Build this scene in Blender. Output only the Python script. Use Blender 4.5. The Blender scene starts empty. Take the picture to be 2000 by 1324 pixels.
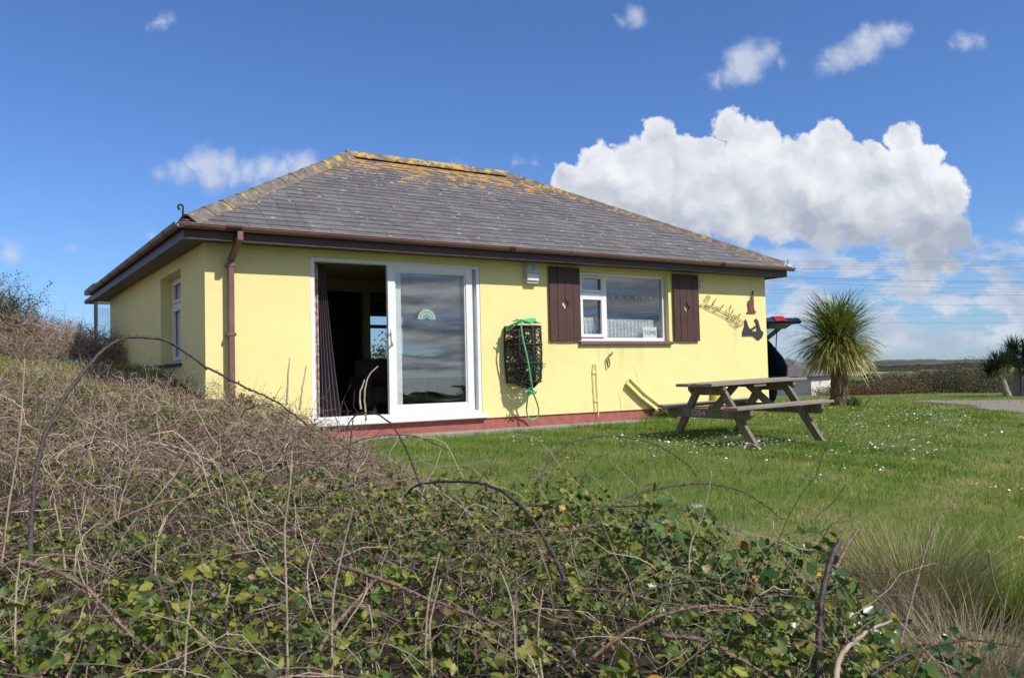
import bpy, math, random
import numpy as np
from mathutils import Vector, Matrix, Euler

random.seed(7)
rng = np.random.default_rng(11)
C = bpy.context.scene.collection
sc = bpy.context.scene

# ------------------------------------------------------------------ camera
FPX = 1659.77 / 2000.0
YAW, PIT, ROL = 0.99674, 0.04241, -0.02394
CAM = np.array([-2.41582, -10.44237, 0.63365])
_F = np.array([math.cos(YAW)*math.cos(PIT), math.sin(YAW)*math.cos(PIT), math.sin(PIT)])
_R = np.array([math.sin(YAW), -math.cos(YAW), 0.0])
_U = np.cross(_R, _F)
_R2 = _R*math.cos(ROL) + _U*math.sin(ROL)
_U2 = -_R*math.sin(ROL) + _U*math.cos(ROL)
cam_d = bpy.data.cameras.new('camera')
cam_d.sensor_width = 23.6
cam_d.lens = 23.6 * FPX
cam_d.clip_start = 0.05
cam_d.clip_end = 30000
cam_d.dof.use_dof = True
cam_d.dof.focus_distance = 10.0
cam_d.dof.aperture_fstop = 7.1
cam = bpy.data.objects.new('camera', cam_d)
C.objects.link(cam)
cam.matrix_world = Matrix(((_R2[0], _U2[0], -_F[0], CAM[0]), (_R2[1], _U2[1], -_F[1], CAM[1]),
                           (_R2[2], _U2[2], -_F[2], CAM[2]), (0, 0, 0, 1)))
sc.camera = cam

def at(px, py, d):
    """world point seen at photo pixel (2000x1324) at distance d along the view axis"""
    v = _F + _R2*(px-1000)/1659.77 - _U2*(py-662)/1659.77
    return CAM + v*d

def on_wall(px, py, y=0.0):
    v = _F + _R2*(px-1000)/1659.77 - _U2*(py-662)/1659.77
    return CAM + v*((y-CAM[1])/v[1])

# ------------------------------------------------------------------ exposure
sc.view_settings.view_transform = 'Standard'
sc.view_settings.look = 'None'
sc.view_settings.gamma = 1
sc.view_settings.use_curve_mapping = False
sc.view_settings.exposure = 0.0
sc.cycles.max_bounces = 6
sc.cycles.transparent_max_bounces = 8
sc.cycles.diffuse_bounces = 3
sc.cycles.glossy_bounces = 3
sc.cycles.use_denoising = True

# ------------------------------------------------------------------ sun
SUN = Vector((0.45, -1.0, 1.13)).normalized()
sun_d = bpy.data.lights.new('sun', 'SUN')
sun_d.energy = 5.0
sun_d.angle = math.radians(0.5)
sun_d.color = (1.0, 0.945, 0.85)
sun = bpy.data.objects.new('sun', sun_d)
C.objects.link(sun)
sun.rotation_euler = SUN.to_track_quat('Z', 'Y').to_euler()

# ------------------------------------------------------------------ sky
class NT:
    def __init__(s, tree): s.t = tree; s.n = tree.nodes; s.l = tree.links
    def new(s, typ, **kw):
        n = s.n.new(typ)
        for k, v in kw.items(): setattr(n, k, v)
        return n
    def put(s, sock, v):
        if v is None: return
        if hasattr(v, 'is_linked') or isinstance(v, bpy.types.NodeSocket): s.l.new(v, sock)
        else: sock.default_value = v
    def m(s, op, a, b=None, c=None, clamp=False):
        n = s.new('ShaderNodeMath', operation=op, use_clamp=clamp)
        s.put(n.inputs[0], a); s.put(n.inputs[1], b); s.put(n.inputs[2], c)
        return n.outputs[0]
    def vm(s, op, a, b=None, scale=None):
        n = s.new('ShaderNodeVectorMath', operation=op)
        s.put(n.inputs[0], a); s.put(n.inputs[1], b)
        if scale is not None: s.put(n.inputs[3], scale)
        return n.outputs[1] if op in ('DOT_PRODUCT', 'DISTANCE', 'LENGTH') else n.outputs[0]
    def comb(s, x, y, z=0.0):
        n = s.new('ShaderNodeCombineXYZ')
        s.put(n.inputs[0], x); s.put(n.inputs[1], y); s.put(n.inputs[2], z)
        return n.outputs[0]
    def sep(s, v):
        n = s.new('ShaderNodeSeparateXYZ'); s.put(n.inputs[0], v); return n.outputs
    def noise(s, vec, scale, detail=4.0, rough=0.5, dist=0.0, col=False):
        n = s.new('ShaderNodeTexNoise')
        s.put(n.inputs['Vector'], vec); s.put(n.inputs['Scale'], scale)
        n.inputs['Detail'].default_value = detail; n.inputs['Roughness'].default_value = rough
        n.inputs['Distortion'].default_value = dist
        return n.outputs['Color' if col else 'Fac']
    def ss(s, v, lo, hi, a=0.0, b=1.0):
        n = s.new('ShaderNodeMapRange', interpolation_type='SMOOTHSTEP')
        s.put(n.inputs[0], v); s.put(n.inputs[1], lo); s.put(n.inputs[2], hi); s.put(n.inputs[3], a); s.put(n.inputs[4], b)
        return n.outputs[0]
    def mix(s, f, a, b, typ='MIX'):
        n = s.new('ShaderNodeMix', data_type='RGBA', blend_type=typ)
        s.put(n.inputs[0], f)
        s.put(n.inputs[6], col4(a)); s.put(n.inputs[7], col4(b))
        return n.outputs[2]

def col4(a):
    if isinstance(a, tuple) and len(a) == 3: return (*a, 1.0)
    return a

world = bpy.data.worlds.new('World')
sc.world = world
world.use_nodes = True
wt = NT(world.node_tree)
wt.n.clear()
out = wt.new('ShaderNodeOutputWorld')
skyn = wt.new('ShaderNodeTexSky', sky_type='NISHITA')
skyn.sun_disc = False
skyn.sun_elevation = math.asin(SUN.z)
skyn.sun_rotation = math.atan2(SUN.x, SUN.y)
skyn.altitude = 0
skyn.air_density = 1.0
skyn.dust_density = 0.35
skyn.ozone_density = 3.0
bg1 = wt.new('ShaderNodeBackground')
skyc = wt.mix(1.0, skyn.outputs[0], (0.70, 0.95, 1.38), 'MULTIPLY')
wt.l.new(skyc, bg1.inputs[0])
bg1.inputs[1].default_value = 0.102
tc = wt.new('ShaderNodeTexCoord')
D = tc.outputs['Generated']
F0 = (math.cos(YAW), math.sin(YAW), 0.0)      # compass bearing of the big cloud bank
R0 = (math.sin(YAW), -math.cos(YAW), 0.0)
dF = wt.vm('DOT_PRODUCT', D, F0)
dFc = wt.m('MAXIMUM', dF, 0.05)
uu = wt.m('DIVIDE', wt.vm('DOT_PRODUCT', D, R0), dFc)
vv = wt.m('DIVIDE', wt.sep(D)[2], dFc)
P2 = wt.comb(uu, vv, 0.0)
def uv(px, py):
    d = _F + _R2*(px-1000)/1659.77 - _U2*(py-662)/1659.77
    a = d @ np.array(F0)
    return (float(d @ np.array(R0)/a), float(d[2]/a))
w1 = wt.noise(P2, 16.0, 5.0, 0.62, col=True)
w2 = wt.noise(P2, 55.0, 4.0, 0.6, col=True)
dv = wt.vm('ADD', wt.vm('SCALE', wt.vm('SUBTRACT', w1, (0.5, 0.5, 0.5)), scale=0.038),
           wt.vm('SCALE', wt.vm('SUBTRACT', w2, (0.5, 0.5, 0.5)), scale=0.020))
PW = wt.vm('MULTIPLY', wt.vm('ADD', P2, dv), (1.0, 1.0, 0.0))
def lumps(lst):
    acc = None
    for (px, py, r) in lst:
        u, v = uv(px, py)
        val = wt.m('MULTIPLY_ADD', wt.vm('DISTANCE', PW, (u, v, 0.0)), -1659.77/r, 1.0)
        val = wt.m('MULTIPLY', val, r/60.0)
        acc = val if acc is None else wt.m('MAXIMUM', acc, val)
    return acc
main = [(1292, 268, 44), (1240, 310, 52), (1165, 322, 46), (1105, 352, 40), (1422, 246, 36), (1470, 290, 62),
        (1350, 315, 60), (1572, 282, 24), (1622, 272, 44), (1625, 345, 80), (1706, 300, 30), (1765, 268, 38),
        (1782, 335, 66), (1818, 312, 34), (1842, 385, 62), (1270, 375, 80), (1410, 375, 100), (1520, 385, 100),
        (1690, 400, 95), (1800, 440, 85), (1862, 455, 50), (1180, 385, 66), (1600, 425, 72), (1450, 415, 70),
        (1800, 505, 62), (1850, 520, 40), (1310, 325, 70), (1385, 300, 40), (1200, 395, 60), (1130, 385, 40), (1740, 335, 50), (1660, 320, 40), (1540, 320, 50), (1330, 430, 70), (1250, 420, 60)]
small = [(385, 325, 30), (440, 320, 34), (485, 330, 30), (550, 330, 30), (345, 332, 22), (568, 316, 24), (1215, 38, 14), (1405, 155, 22), (1485, 108, 30), (1440, 118, 30), (1665, 105, 34), (1720, 82, 30), (1765, 62, 20), (1625, 125, 22), (1600, 136, 14), (1860, 88, 14), (1910, 74, 18), (340, 42, 14), (300, 58, 12), (1010, 322, 14), (1040, 320, 12), (410, 322, 44), (415, 345, 36), (360, 340, 26), (318, 338, 20), (455, 338, 30), (522, 322, 34), (505, 340, 24), (590, 322, 36),
         (880, 328, 20), (905, 330, 16), (1242, 28, 26), (1460, 122, 48), (1435, 145, 26), (1500, 100, 26), (1530, 122, 18),
         (1640, 112, 38), (1690, 92, 44), (1745, 72, 34), (1610, 130, 24), (1885, 80, 24), (322, 48, 20), (20, 492, 30), (140, 488, 14), (1990, 435, 22), (296, 462, 14)]
fm = lumps(main)
fs_ = lumps(small)
# the flat base of the main bank
ub, vb = uv(1450, 470)
base_cut = wt.ss(vv, vb-0.014, vb+0.03)
fm2 = wt.m('SUBTRACT', fm, 0.0)
am = wt.ss(wt.m('ADD', fm2, wt.m('MULTIPLY', wt.m('SUBTRACT', wt.noise(P2, 30.0, 5.0, 0.65), 0.5), wt.ss(vv, vb+0.05, vb-0.03, 0.35, 1.3))), 0.0, wt.ss(vv, vb+0.06, vb-0.03, 0.16, 0.55))
asm = wt.m('MULTIPLY', wt.ss(fs_, -0.10, 0.60), 0.82)
# low broken cloud near the horizon
PB = wt.vm('MULTIPLY', P2, (1.0, 2.6, 1.0))
nb = wt.noise(wt.vm('ADD', PB, (3.3, 1.7, 0.0)), 15.0, 6.0, 0.6)
nbw = wt.m('MULTIPLY', wt.ss(vv, 0.005, 0.035), wt.ss(vv, 0.11, 0.17, 1.0, 0.0))
nbx = wt.ss(uu, 0.12, 0.33)
ab = wt.m('MULTIPLY', wt.m('MULTIPLY', wt.ss(nb, 0.43, 0.56), nbw), wt.m('MULTIPLY', nbx, 0.95))
ahz = wt.m('MULTIPLY', wt.ss(vv, 0.0, 0.07, 0.16, 0.0), 1.0)
# relief shading: noise difference towards the light
soff = (0.010, 0.019, 0.0)
n1 = wt.noise(PW, 13.0, 5.0, 0.5)
n2 = wt.noise(wt.vm('ADD', PW, soff), 13.0, 5.0, 0.5)
rel = wt.m('MULTIPLY', wt.m('SUBTRACT', n1, n2), 1.7)
big = wt.noise(P2, 7.0, 3.0, 0.5)
vgrad = wt.ss(vv, vb-0.035, vb+0.085)
edge = wt.ss(fm, 0.5, 0.0)
sh = wt.m('ADD', wt.m('MULTIPLY_ADD', vgrad, 0.64, 0.04), wt.m('ADD', wt.m('MULTIPLY', rel, 1.25), wt.m('MULTIPLY', wt.m('SUBTRACT', big, 0.5), 0.6)))
sh = wt.m('ADD', sh, wt.m('MULTIPLY', edge, 0.25), clamp=True)
ccol = wt.mix(sh, (0.41, 0.46, 0.56), (0.89, 0.91, 0.95))
shb = wt.m('ADD', 0.35, wt.m('MULTIPLY', rel, 1.2), clamp=True)
bcol = wt.mix(shb, (0.42, 0.50, 0.66), (0.80, 0.84, 0.92))
# cloud decks over the rest of the sky (behind the viewer)
dz = wt.sep(D)[2]
PO = wt.vm('SCALE', wt.vm('MULTIPLY', D, (1.0, 1.0, 0.0)), scale=wt.m('DIVIDE', 1.0, wt.m('ADD', wt.m('MAXIMUM', dz, 0.0), 0.12)))
no = wt.noise(PO, 1.6, 7.0, 0.55)
no2 = wt.noise(wt.vm('ADD', PO, (0.15, -0.2, 0.0)), 1.6, 7.0, 0.55)
ao = wt.m('MULTIPLY', wt.ss(wt.m('ADD', no, wt.ss(dz, 0.25, 0.0, 0.0, 0.08)), 0.40, 0.58), wt.m('MULTIPLY', wt.ss(dF, 0.25, -0.2), wt.ss(dz, 0.0, 0.012)))
so = wt.m('ADD', 0.4, wt.m('MULTIPLY', wt.m('SUBTRACT', no, no2), 4.0), clamp=True)
ocol = wt.mix(so, (0.24, 0.29, 0.38), (0.85, 0.87, 0.92))
front = wt.ss(dF, 0.05, 0.2)
am = wt.m('MULTIPLY', am, front); asm = wt.m('MULTIPLY', asm, front); ab = wt.m('MULTIPLY', ab, front)
def over(prev, alpha, colr):
    b = wt.new('ShaderNodeBackground'); wt.put(b.inputs[0], colr); b.inputs[1].default_value = 1.0
    mx = wt.new('ShaderNodeMixShader'); wt.put(mx.inputs[0], alpha)
    wt.l.new(prev, mx.inputs[1]); wt.l.new(b.outputs[0], mx.inputs[2]); return mx.outputs[0]
s_ = over(bg1.outputs[0], ahz, (0.50, 0.62, 0.84, 1))
s_ = over(s_, ao, ocol)
s_ = over(s_, ab, bcol)
s_ = over(s_, asm, wt.mix(wt.m('ADD', 0.55, rel, clamp=True), (0.42, 0.50, 0.66), (0.80, 0.84, 0.92)))
s_ = over(s_, am, ccol)
wt.l.new(s_, out.inputs[0])
world.cycles.sampling_method = 'MANUAL'
world.cycles.sample_map_resolution = 1024

# ------------------------------------------------------------------ materials
def mat(name, color=(0.5, 0.5, 0.5), rough=0.7, spec=0.4, metal=0.0):
    m = bpy.data.materials.new(name); m.use_nodes = True
    t = NT(m.node_tree); p = m.node_tree.nodes['Principled BSDF']
    p.inputs['Base Color'].default_value = (*color, 1); p.inputs['Roughness'].default_value = rough
    p.inputs['Specular IOR Level'].default_value = spec; p.inputs['Metallic'].default_value = metal
    return m, t, p

def pos(t):
    return t.new('ShaderNodeNewGeometry').outputs['Position']
def bump(t, p, h, strength=0.3, dist=0.01):
    b = t.new('ShaderNodeBump'); b.inputs['Strength'].default_value = strength; b.inputs['Distance'].default_value = dist
    t.l.new(h, b.inputs['Height']); t.l.new(b.outputs[0], p.inputs['Normal'])

def simple(name, c1, c2, scale=20, rough=0.6, bs=0.2, bd=0.004, spec=0.4, coord='pos', detail=5, stretch=None, metal=0):
    m, t, p = mat(name, c1, rough, spec, metal)
    v = pos(t) if coord == 'pos' else t.new('ShaderNodeTexCoord').outputs['Object']
    if stretch: v = t.vm('MULTIPLY', v, stretch)
    n = t.noise(v, scale, detail, 0.6)
    t.l.new(t.mix(t.ss(n, 0.3, 0.7), c1, c2), p.inputs['Base Color'])
    bump(t, p, n, bs, bd)
    return m

def m_render():
    m, t, p = mat('yellow_render', (0.80, 0.72, 0.30), 0.75, 0.25)
    v = pos(t); xyz = t.sep(v)
    n = t.noise(v, 1.3, 5, 0.6); n2 = t.noise(v, 60, 4, 0.6)
    c = t.mix(t.ss(n, 0.3, 0.7), (0.84, 0.745, 0.345), (0.80, 0.705, 0.315))
    st = t.noise(t.vm('MULTIPLY', v, (9.0, 9.0, 0.7)), 1.0, 5, 0.65)
    c = t.mix(t.m('MULTIPLY', t.ss(st, 0.56, 0.75), 0.25), c, (0.62, 0.53, 0.22))
    # rust run below the iron lettering
    dx = t.m('ABSOLUTE', t.m('SUBTRACT', xyz[0], 9.03))
    rust = t.m('MULTIPLY', t.ss(dx, 0.09, 0.0), t.m('MULTIPLY', t.ss(xyz[2], 0.85, 1.35), t.ss(xyz[2], 1.45, 1.36)))
    c = t.mix(t.m('MULTIPLY', rust, t.m('MULTIPLY', st, 0.7)), c, (0.60, 0.40, 0.10))
    # faint run-off under the window sill, hairline cracks
    ux = t.m('MULTIPLY', t.ss(xyz[0], 5.5, 5.62), t.ss(xyz[0], 7.55, 7.45))
    run_ = t.m('MULTIPLY', t.m('MULTIPLY', ux, t.m('MULTIPLY', t.ss(xyz[2], 0.45, 1.05), t.ss(xyz[2], 1.10, 1.07))), t.ss(st, 0.48, 0.66))
    c = t.mix(t.m('MULTIPLY', run_, 0.30), c, (0.50, 0.46, 0.26))
    vo = t.new('ShaderNodeTexVoronoi', feature='DISTANCE_TO_EDGE'); t.l.new(t.vm('ADD', v, t.vm('SCALE', t.noise(v, 4.0, 5, 0.7, col=True), scale=0.5)), vo.inputs['Vector']); vo.inputs['Scale'].default_value = 0.8
    c = t.mix(t.m('MULTIPLY', t.ss(vo.outputs[0], 0.004, 0.0005), 0.22), c, (0.42, 0.37, 0.18))
    # splash dirt low on the wall
    low = t.m('MULTIPLY', t.ss(xyz[2], 0.35, 0.03), t.ss(t.noise(v, 7, 5, 0.7), 0.45, 0.7))
    c = t.mix(t.m('MULTIPLY', low, 0.35), c, (0.45, 0.40, 0.18))
    t.l.new(c, p.inputs['Base Color'])
    n3 = t.noise(v, 3.0, 2, 0.5)
    bump(t, p, t.m('ADD', n2, t.m('MULTIPLY', n3, 3.0)), 0.35, 0.006)
    return m

def m_slate(name='slate', extra=0.0):
    m, t, p = mat(name, (0.1, 0.1, 0.1), 0.62, 0.45)
    v = pos(t); xyz = t.sep(v)
    oi = t.new('ShaderNodeObjectInfo').outputs['Random']
    gi = t.new('ShaderNodeNewGeometry').outputs['Random Per Island']
    r = t.m('FRACT', t.m('ADD', oi, gi))
    c = t.mix(r, (0.100, 0.092, 0.095), (0.165, 0.153, 0.157))
    c = t.mix(t.m('MULTIPLY', t.ss(t.noise(v, 1.2, 4, 0.6), 0.4, 0.65), 0.5), c, (0.13, 0.115, 0.10))
    c = t.mix(t.m('MULTIPLY', t.ss(t.noise(v, 14, 4, 0.6), 0.45, 0.7), 0.35), c, (0.22, 0.21, 0.20))
    # orange and white lichen, thick by the ridge, thinning down the slope
    prox = t.ss(xyz[2], 3.2, 4.75)
    le = t.m('ADD', t.m('MULTIPLY', prox, 0.33+extra*0.1), t.m('ADD', extra, t.m('MULTIPLY', t.noise(v, 1.5, 3, 0.5), 0.10)))
    ln = t.m('ADD', t.noise(t.vm('MULTIPLY', v, (0.7, 1, 1)), 6.5, 5, 0.65), le)
    c = t.mix(t.m('MULTIPLY', t.ss(ln, 0.80, 0.87), 0.9), c, t.mix(t.noise(v, 20, 3), (0.55, 0.22, 0.015), (0.42, 0.32, 0.10)))
    wn = t.noise(t.vm('ADD', v, (5, 2, 1)), 11, 3, 0.55)
    c = t.mix(t.m('MULTIPLY', t.ss(t.m('ADD', wn, t.m('MULTIPLY', prox, 0.04)), 0.66, 0.70), 0.8), c, (0.50, 0.50, 0.46))
    t.l.new(c, p.inputs['Base Color'])
    bump(t, p, t.noise(v, 40, 4, 0.6), 0.4, 0.004)
    return m

def m_glass():
    m = bpy.data.materials.new('double_glazing'); m.use_nodes = True
    t = NT(m.node_tree); t.n.clear()
    o = t.new('ShaderNodeOutputMaterial')
    tr = t.new('ShaderNodeBsdfTransparent'); tr.inputs[0].default_value = (0.93, 0.95, 0.95, 1)
    gl = t.new('ShaderNodeBsdfGlossy'); gl.inputs[0].default_value = (1, 1, 1, 1); gl.inputs[1].default_value = 0.0
    gm = t.new('ShaderNodeNewGeometry')
    cs_ = t.m('ABSOLUTE', t.vm('DOT_PRODUCT', gm.outputs['Normal'], gm.outputs['Incoming']))
    f = t.m('MULTIPLY', t.m('MULTIPLY_ADD', t.m('POWER', t.m('SUBTRACT', 1.0, cs_, clamp=True), 5.0), 0.96, 0.042), 2.6, clamp=True)
    mx = t.new('ShaderNodeMixShader'); t.l.new(f, mx.inputs[0]); t.l.new(tr.outputs[0], mx.inputs[1]); t.l.new(gl.outputs[0], mx.inputs[2])
    t.l.new(mx.outputs[0], o.inputs[0])
    return m

def m_leaf(name, cols, rough=0.45, transl=0.35, attr='rnd', spec=0.45):
    """leafy material: colour by the piece's own random value"""
    m = bpy.data.materials.new(name); m.use_nodes = True
    t = NT(m.node_tree); p = t.n['Principled BSDF']; o = t.n['Material Output']
    if attr == 'obj':
        r = t.new('ShaderNodeObjectInfo').outputs['Random']
    else:
        r = t.new('ShaderNodeAttribute', attribute_name='rnd').outputs['Fac']
    cr = t.new('ShaderNodeValToRGB'); t.l.new(r, cr.inputs[0])
    el = cr.color_ramp.elements
    for i, (q, c) in enumerate(cols):
        e = el[i] if i < 2 else el.new(q)
        e.position = q; e.color = (*c, 1)
    n = t.noise(pos(t), 45, 3, 0.6)
    c = t.mix(0.35, cr.outputs[0], t.mix(n, (0.3, 0.3, 0.3), (1.0, 1.0, 1.0)), 'MULTIPLY')
    t.l.new(c, p.inputs['Base Color']); p.inputs['Roughness'].default_value = rough
    p.inputs['Specular IOR Level'].default_value = spec
    if transl > 0:
        tl = t.new('ShaderNodeBsdfTranslucent'); t.l.new(c, tl.inputs[0])
        mx = t.new('ShaderNodeMixShader'); mx.inputs[0].default_value = transl
        t.l.new(p.outputs[0], mx.inputs[1]); t.l.new(tl.outputs[0], mx.inputs[2]); t.l.new(mx.outputs[0], o.inputs[0])
    return m

def m_ground():
    m, t, p = mat('ground', (0.1, 0.1, 0.05), 0.95, 0.15)
    v = pos(t); xyz = t.sep(v)
    dist = t.vm('DISTANCE', v, (0.0, 0.0, 0.0))
    n = t.noise(v, 1.1, 6, 0.6); nf = t.noise(v, 35, 5, 0.7)
    g = t.mix(t.ss(n, 0.35, 0.7), (0.10, 0.15, 0.028), (0.20, 0.20, 0.075))
    g = t.mix(t.m('MULTIPLY', t.ss(nf, 0.5, 0.7), 0.55), g, (0.15, 0.15, 0.06))
    soil = t.mix(nf, (0.022, 0.017, 0.011), (0.085, 0.065, 0.042))
    bank = t.m('ADD', t.m('MULTIPLY', t.m('SUBTRACT', n, 0.5), 0.8), xyz[0])
    c = t.mix(t.ss(bank, 0.5, 1.1), soil, g)
    sandy = t.m('MULTIPLY', t.m('MULTIPLY', t.ss(xyz[2], 0.55, 0.85), t.ss(xyz[0], 0.3, -0.1)), t.ss(n, 0.35, 0.55))
    c = t.mix(t.m('MULTIPLY', sandy, t.ss(dist, 28, 20)), c, t.mix(nf, (0.24, 0.18, 0.115), (0.46, 0.37, 0.26)))
    # rough country beyond the garden
    vs = t.vm('MULTIPLY', v, (0.02, 0.02, 0.02))
    f1 = t.noise(vs, 1.0, 6, 0.65); f2 = t.noise(v, 0.16, 6, 0.7)
    far = t.mix(t.ss(f1, 0.42, 0.58), (0.075, 0.085, 0.035), (0.20, 0.17, 0.10))
    far = t.mix(t.ss(f2, 0.48, 0.62), far, (0.045, 0.06, 0.022))
    far = t.mix(t.m('MULTIPLY', t.ss(t.noise(vs, 3.0, 4, 0.6), 0.55, 0.65), t.ss(dist, 150, 400)), far, (0.30, 0.26, 0.17))
    c = t.mix(t.ss(dist, 28, 36), c, far)
    t.l.new(c, p.inputs['Base Color'])
    bump(t, p, t.m('ADD', nf, t.noise(v, 8, 4, 0.6)), 0.8, 0.03)
    return m

def m_wood(name, c1, c2, axis=0, rough=0.8, scale=1.0):
    m, t, p = mat(name, c1, rough, 0.25)
    v = t.new('ShaderNodeTexCoord').outputs['Object']
    s = [40.0, 40.0, 40.0]; s[axis] = 1.8
    gr = t.noise(t.vm('MULTIPLY', v, tuple(q*scale for q in s)), 1.0, 5, 0.65)
    bl = t.noise(v, 3.0, 4, 0.6)
    gi = t.new('ShaderNodeObjectInfo').outputs['Random']
    c = t.mix(t.ss(gr, 0.3, 0.7), c1, c2)
    c = t.mix(t.m('MULTIPLY', t.ss(bl, 0.5, 0.75), 0.4), c, tuple(q*0.6 for q in c1))
    c = t.mix(0.35, c, t.mix(gi, (0.6, 0.6, 0.6), (1.0, 1.0, 1.0)), 'MULTIPLY')
    t.l.new(c, p.inputs['Base Color'])
    bump(t, p, gr, 0.5, 0.003)
    return m

M = {}
M['render'] = m_render()
M['plinth'] = simple('red_plinth_paint', (0.30, 0.085, 0.07), (0.37, 0.125, 0.105), 9, 0.75, 0.4)
M['upvc'] = simple('white_upvc', (0.80, 0.81, 0.82), (0.76, 0.77, 0.78), 6, 0.28, 0.02, spec=0.5)
M['slate'] = m_slate('slate')
M['ridge'] = m_slate('ridge_tile_mix', 0.0)
M['gutter'] = simple('brown_gutter_plastic', (0.17, 0.085, 0.078), (0.21, 0.115, 0.105), 4, 0.42, 0.05, spec=0.5)
M['gutter_dark'] = simple('dark_brown_clip', (0.05, 0.022, 0.02), (0.065, 0.03, 0.027), 4, 0.45, 0.05)
M['fascia'] = simple('dark_fascia_paint', (0.060, 0.035, 0.036), (0.075, 0.045, 0.046), 6, 0.5, 0.1)
M['shutter'] = m_wood('shutter_brown_paint', (0.082, 0.042, 0.038), (0.105, 0.056, 0.050), 2, 0.55)
M['iron'] = simple('black_iron', (0.02, 0.02, 0.022), (0.035, 0.03, 0.03), 20, 0.55, 0.2)
M['rust'] = simple('rusty_iron', (0.14, 0.05, 0.03), (0.20, 0.08, 0.05), 30, 0.8, 0.3)
M['blacknavy'] = simple('dark_plate', (0.035, 0.033, 0.042), (0.05, 0.045, 0.055), 30, 0.6, 0.2)
M['olive_iron'] = simple('weathered_yellowed_iron', (0.20, 0.17, 0.06), (0.12, 0.10, 0.035), 40, 0.7, 0.2)
M['glass'] = m_glass()
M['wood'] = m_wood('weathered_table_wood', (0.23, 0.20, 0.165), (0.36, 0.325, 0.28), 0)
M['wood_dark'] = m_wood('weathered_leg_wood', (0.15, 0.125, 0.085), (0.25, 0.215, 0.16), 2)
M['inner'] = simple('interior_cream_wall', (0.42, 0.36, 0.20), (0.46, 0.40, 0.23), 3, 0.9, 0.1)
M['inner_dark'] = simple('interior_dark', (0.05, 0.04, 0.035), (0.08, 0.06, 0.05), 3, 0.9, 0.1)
M['curtain'] = simple('plum_grey_curtain', (0.085, 0.065, 0.080), (0.11, 0.085, 0.10), 30, 0.9, 0.1)
M['net'] = None
M['green_rope'] = simple('green_rope', (0.06, 0.40, 0.17), (0.16, 0.58, 0.30), 90, 0.7, 0.5)
M['net_black'] = simple('tarred_netting', (0.018, 0.016, 0.018), (0.05, 0.04, 0.035), 60, 0.7, 0.5)
M['net_green'] = simple('green_netting', (0.03, 0.32, 0.13), (0.08, 0.45, 0.22), 60, 0.7, 0.5)
M['rubber'] = simple('rubber_black', (0.02, 0.02, 0.02), (0.03, 0.03, 0.03), 30, 0.7, 0.1)
M['alarm'] = simple('alarm_white_plastic', (0.74, 0.75, 0.73), (0.78, 0.78, 0.76), 5, 0.35, 0.03)
M['alarm_grey'] = simple('alarm_cover_grey', (0.46, 0.49, 0.49), (0.52, 0.55, 0.55), 5, 0.35, 0.03)
M['blue_print'] = simple('pale_blue_print', (0.20, 0.38, 0.50), (0.24, 0.42, 0.54), 5, 0.5, 0.03)
M['concrete'] = simple('concrete', (0.22, 0.20, 0.18), (0.33, 0.31, 0.28), 8, 0.9, 0.5)
M['gravel'] = simple('gravel', (0.15, 0.125, 0.10), (0.33, 0.28, 0.225), 30, 0.95, 0.9, 0.02)
M['paper'] = simple('white_card', (0.78, 0.78, 0.76), (0.80, 0.80, 0.78), 5, 0.7, 0.03)
M['ink'] = simple('blue_grey_ink', (0.09, 0.14, 0.17), (0.10, 0.15, 0.18), 5, 0.7, 0.03)
M['stencil'] = simple('faded_white_paint', (0.55, 0.58, 0.58), (0.38, 0.40, 0.40), 50, 0.8, 0.1)
M['carpaint'] = simple('navy_car_paint', (0.018, 0.030, 0.075), (0.022, 0.036, 0.085), 3, 0.25, 0.0, spec=0.6)
M['taillight'] = simple('red_tail_light', (0.34, 0.012, 0.015), (0.42, 0.02, 0.02), 8, 0.15, 0.0, spec=0.6)
M['trunk'] = simple('cordyline_trunk', (0.115, 0.075, 0.045), (0.24, 0.17, 0.11), 26, 0.95, 1.0, 0.03, stretch=(1, 1, 0.5))
M['pale_trunk'] = simple('pale_cordyline_trunk', (0.20, 0.17, 0.135), (0.36, 0.31, 0.26), 14, 0.95, 1.0, 0.03)
M['shed_roof'] = simple('shed_slate', (0.10, 0.085, 0.085), (0.17, 0.15, 0.145), 4, 0.8, 0.4)
M['shed_wall'] = simple('shed_pale_wall', (0.60, 0.56, 0.50), (0.66, 0.62, 0.56), 3, 0.8, 0.2)
M['shed_grey'] = simple('shed_grey_boards', (0.16, 0.16, 0.18), (0.24, 0.24, 0.26), 3, 0.8, 0.2, stretch=(6, 6, 0.4))
M['wire'] = simple('power_line_wire', (0.10, 0.11, 0.14), (0.12, 0.13, 0.16), 1, 0.6, 0.0)
M['ground'] = m_ground()
M['sticker1'] = simple('sticker_cream', (0.38, 0.46, 0.36), (0.42, 0.50, 0.40), 5, 0.5, 0)
M['sticker2'] = simple('sticker_teal', (0.15, 0.32, 0.36), (0.18, 0.36, 0.40), 5, 0.5, 0)
M['sticker3'] = simple('sticker_yellow', (0.42, 0.44, 0.22), (0.46, 0.48, 0.25), 5, 0.5, 0)
M['sticker4'] = simple('sticker_blue', (0.14, 0.30, 0.52), (0.17, 0.34, 0.56), 5, 0.5, 0)
M['cane'] = simple('bramble_cane_bark', (0.040, 0.027, 0.028), (0.085, 0.060, 0.052), 60, 0.6, 0.5)
M['cane_red'] = simple('bramble_cane_red', (0.13, 0.070, 0.062), (0.24, 0.15, 0.12), 60, 0.6, 0.5)
M['stalk'] = simple('dead_stalk', (0.42, 0.34, 0.25), (0.28, 0.21, 0.15), 25, 0.8, 0.4)
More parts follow.
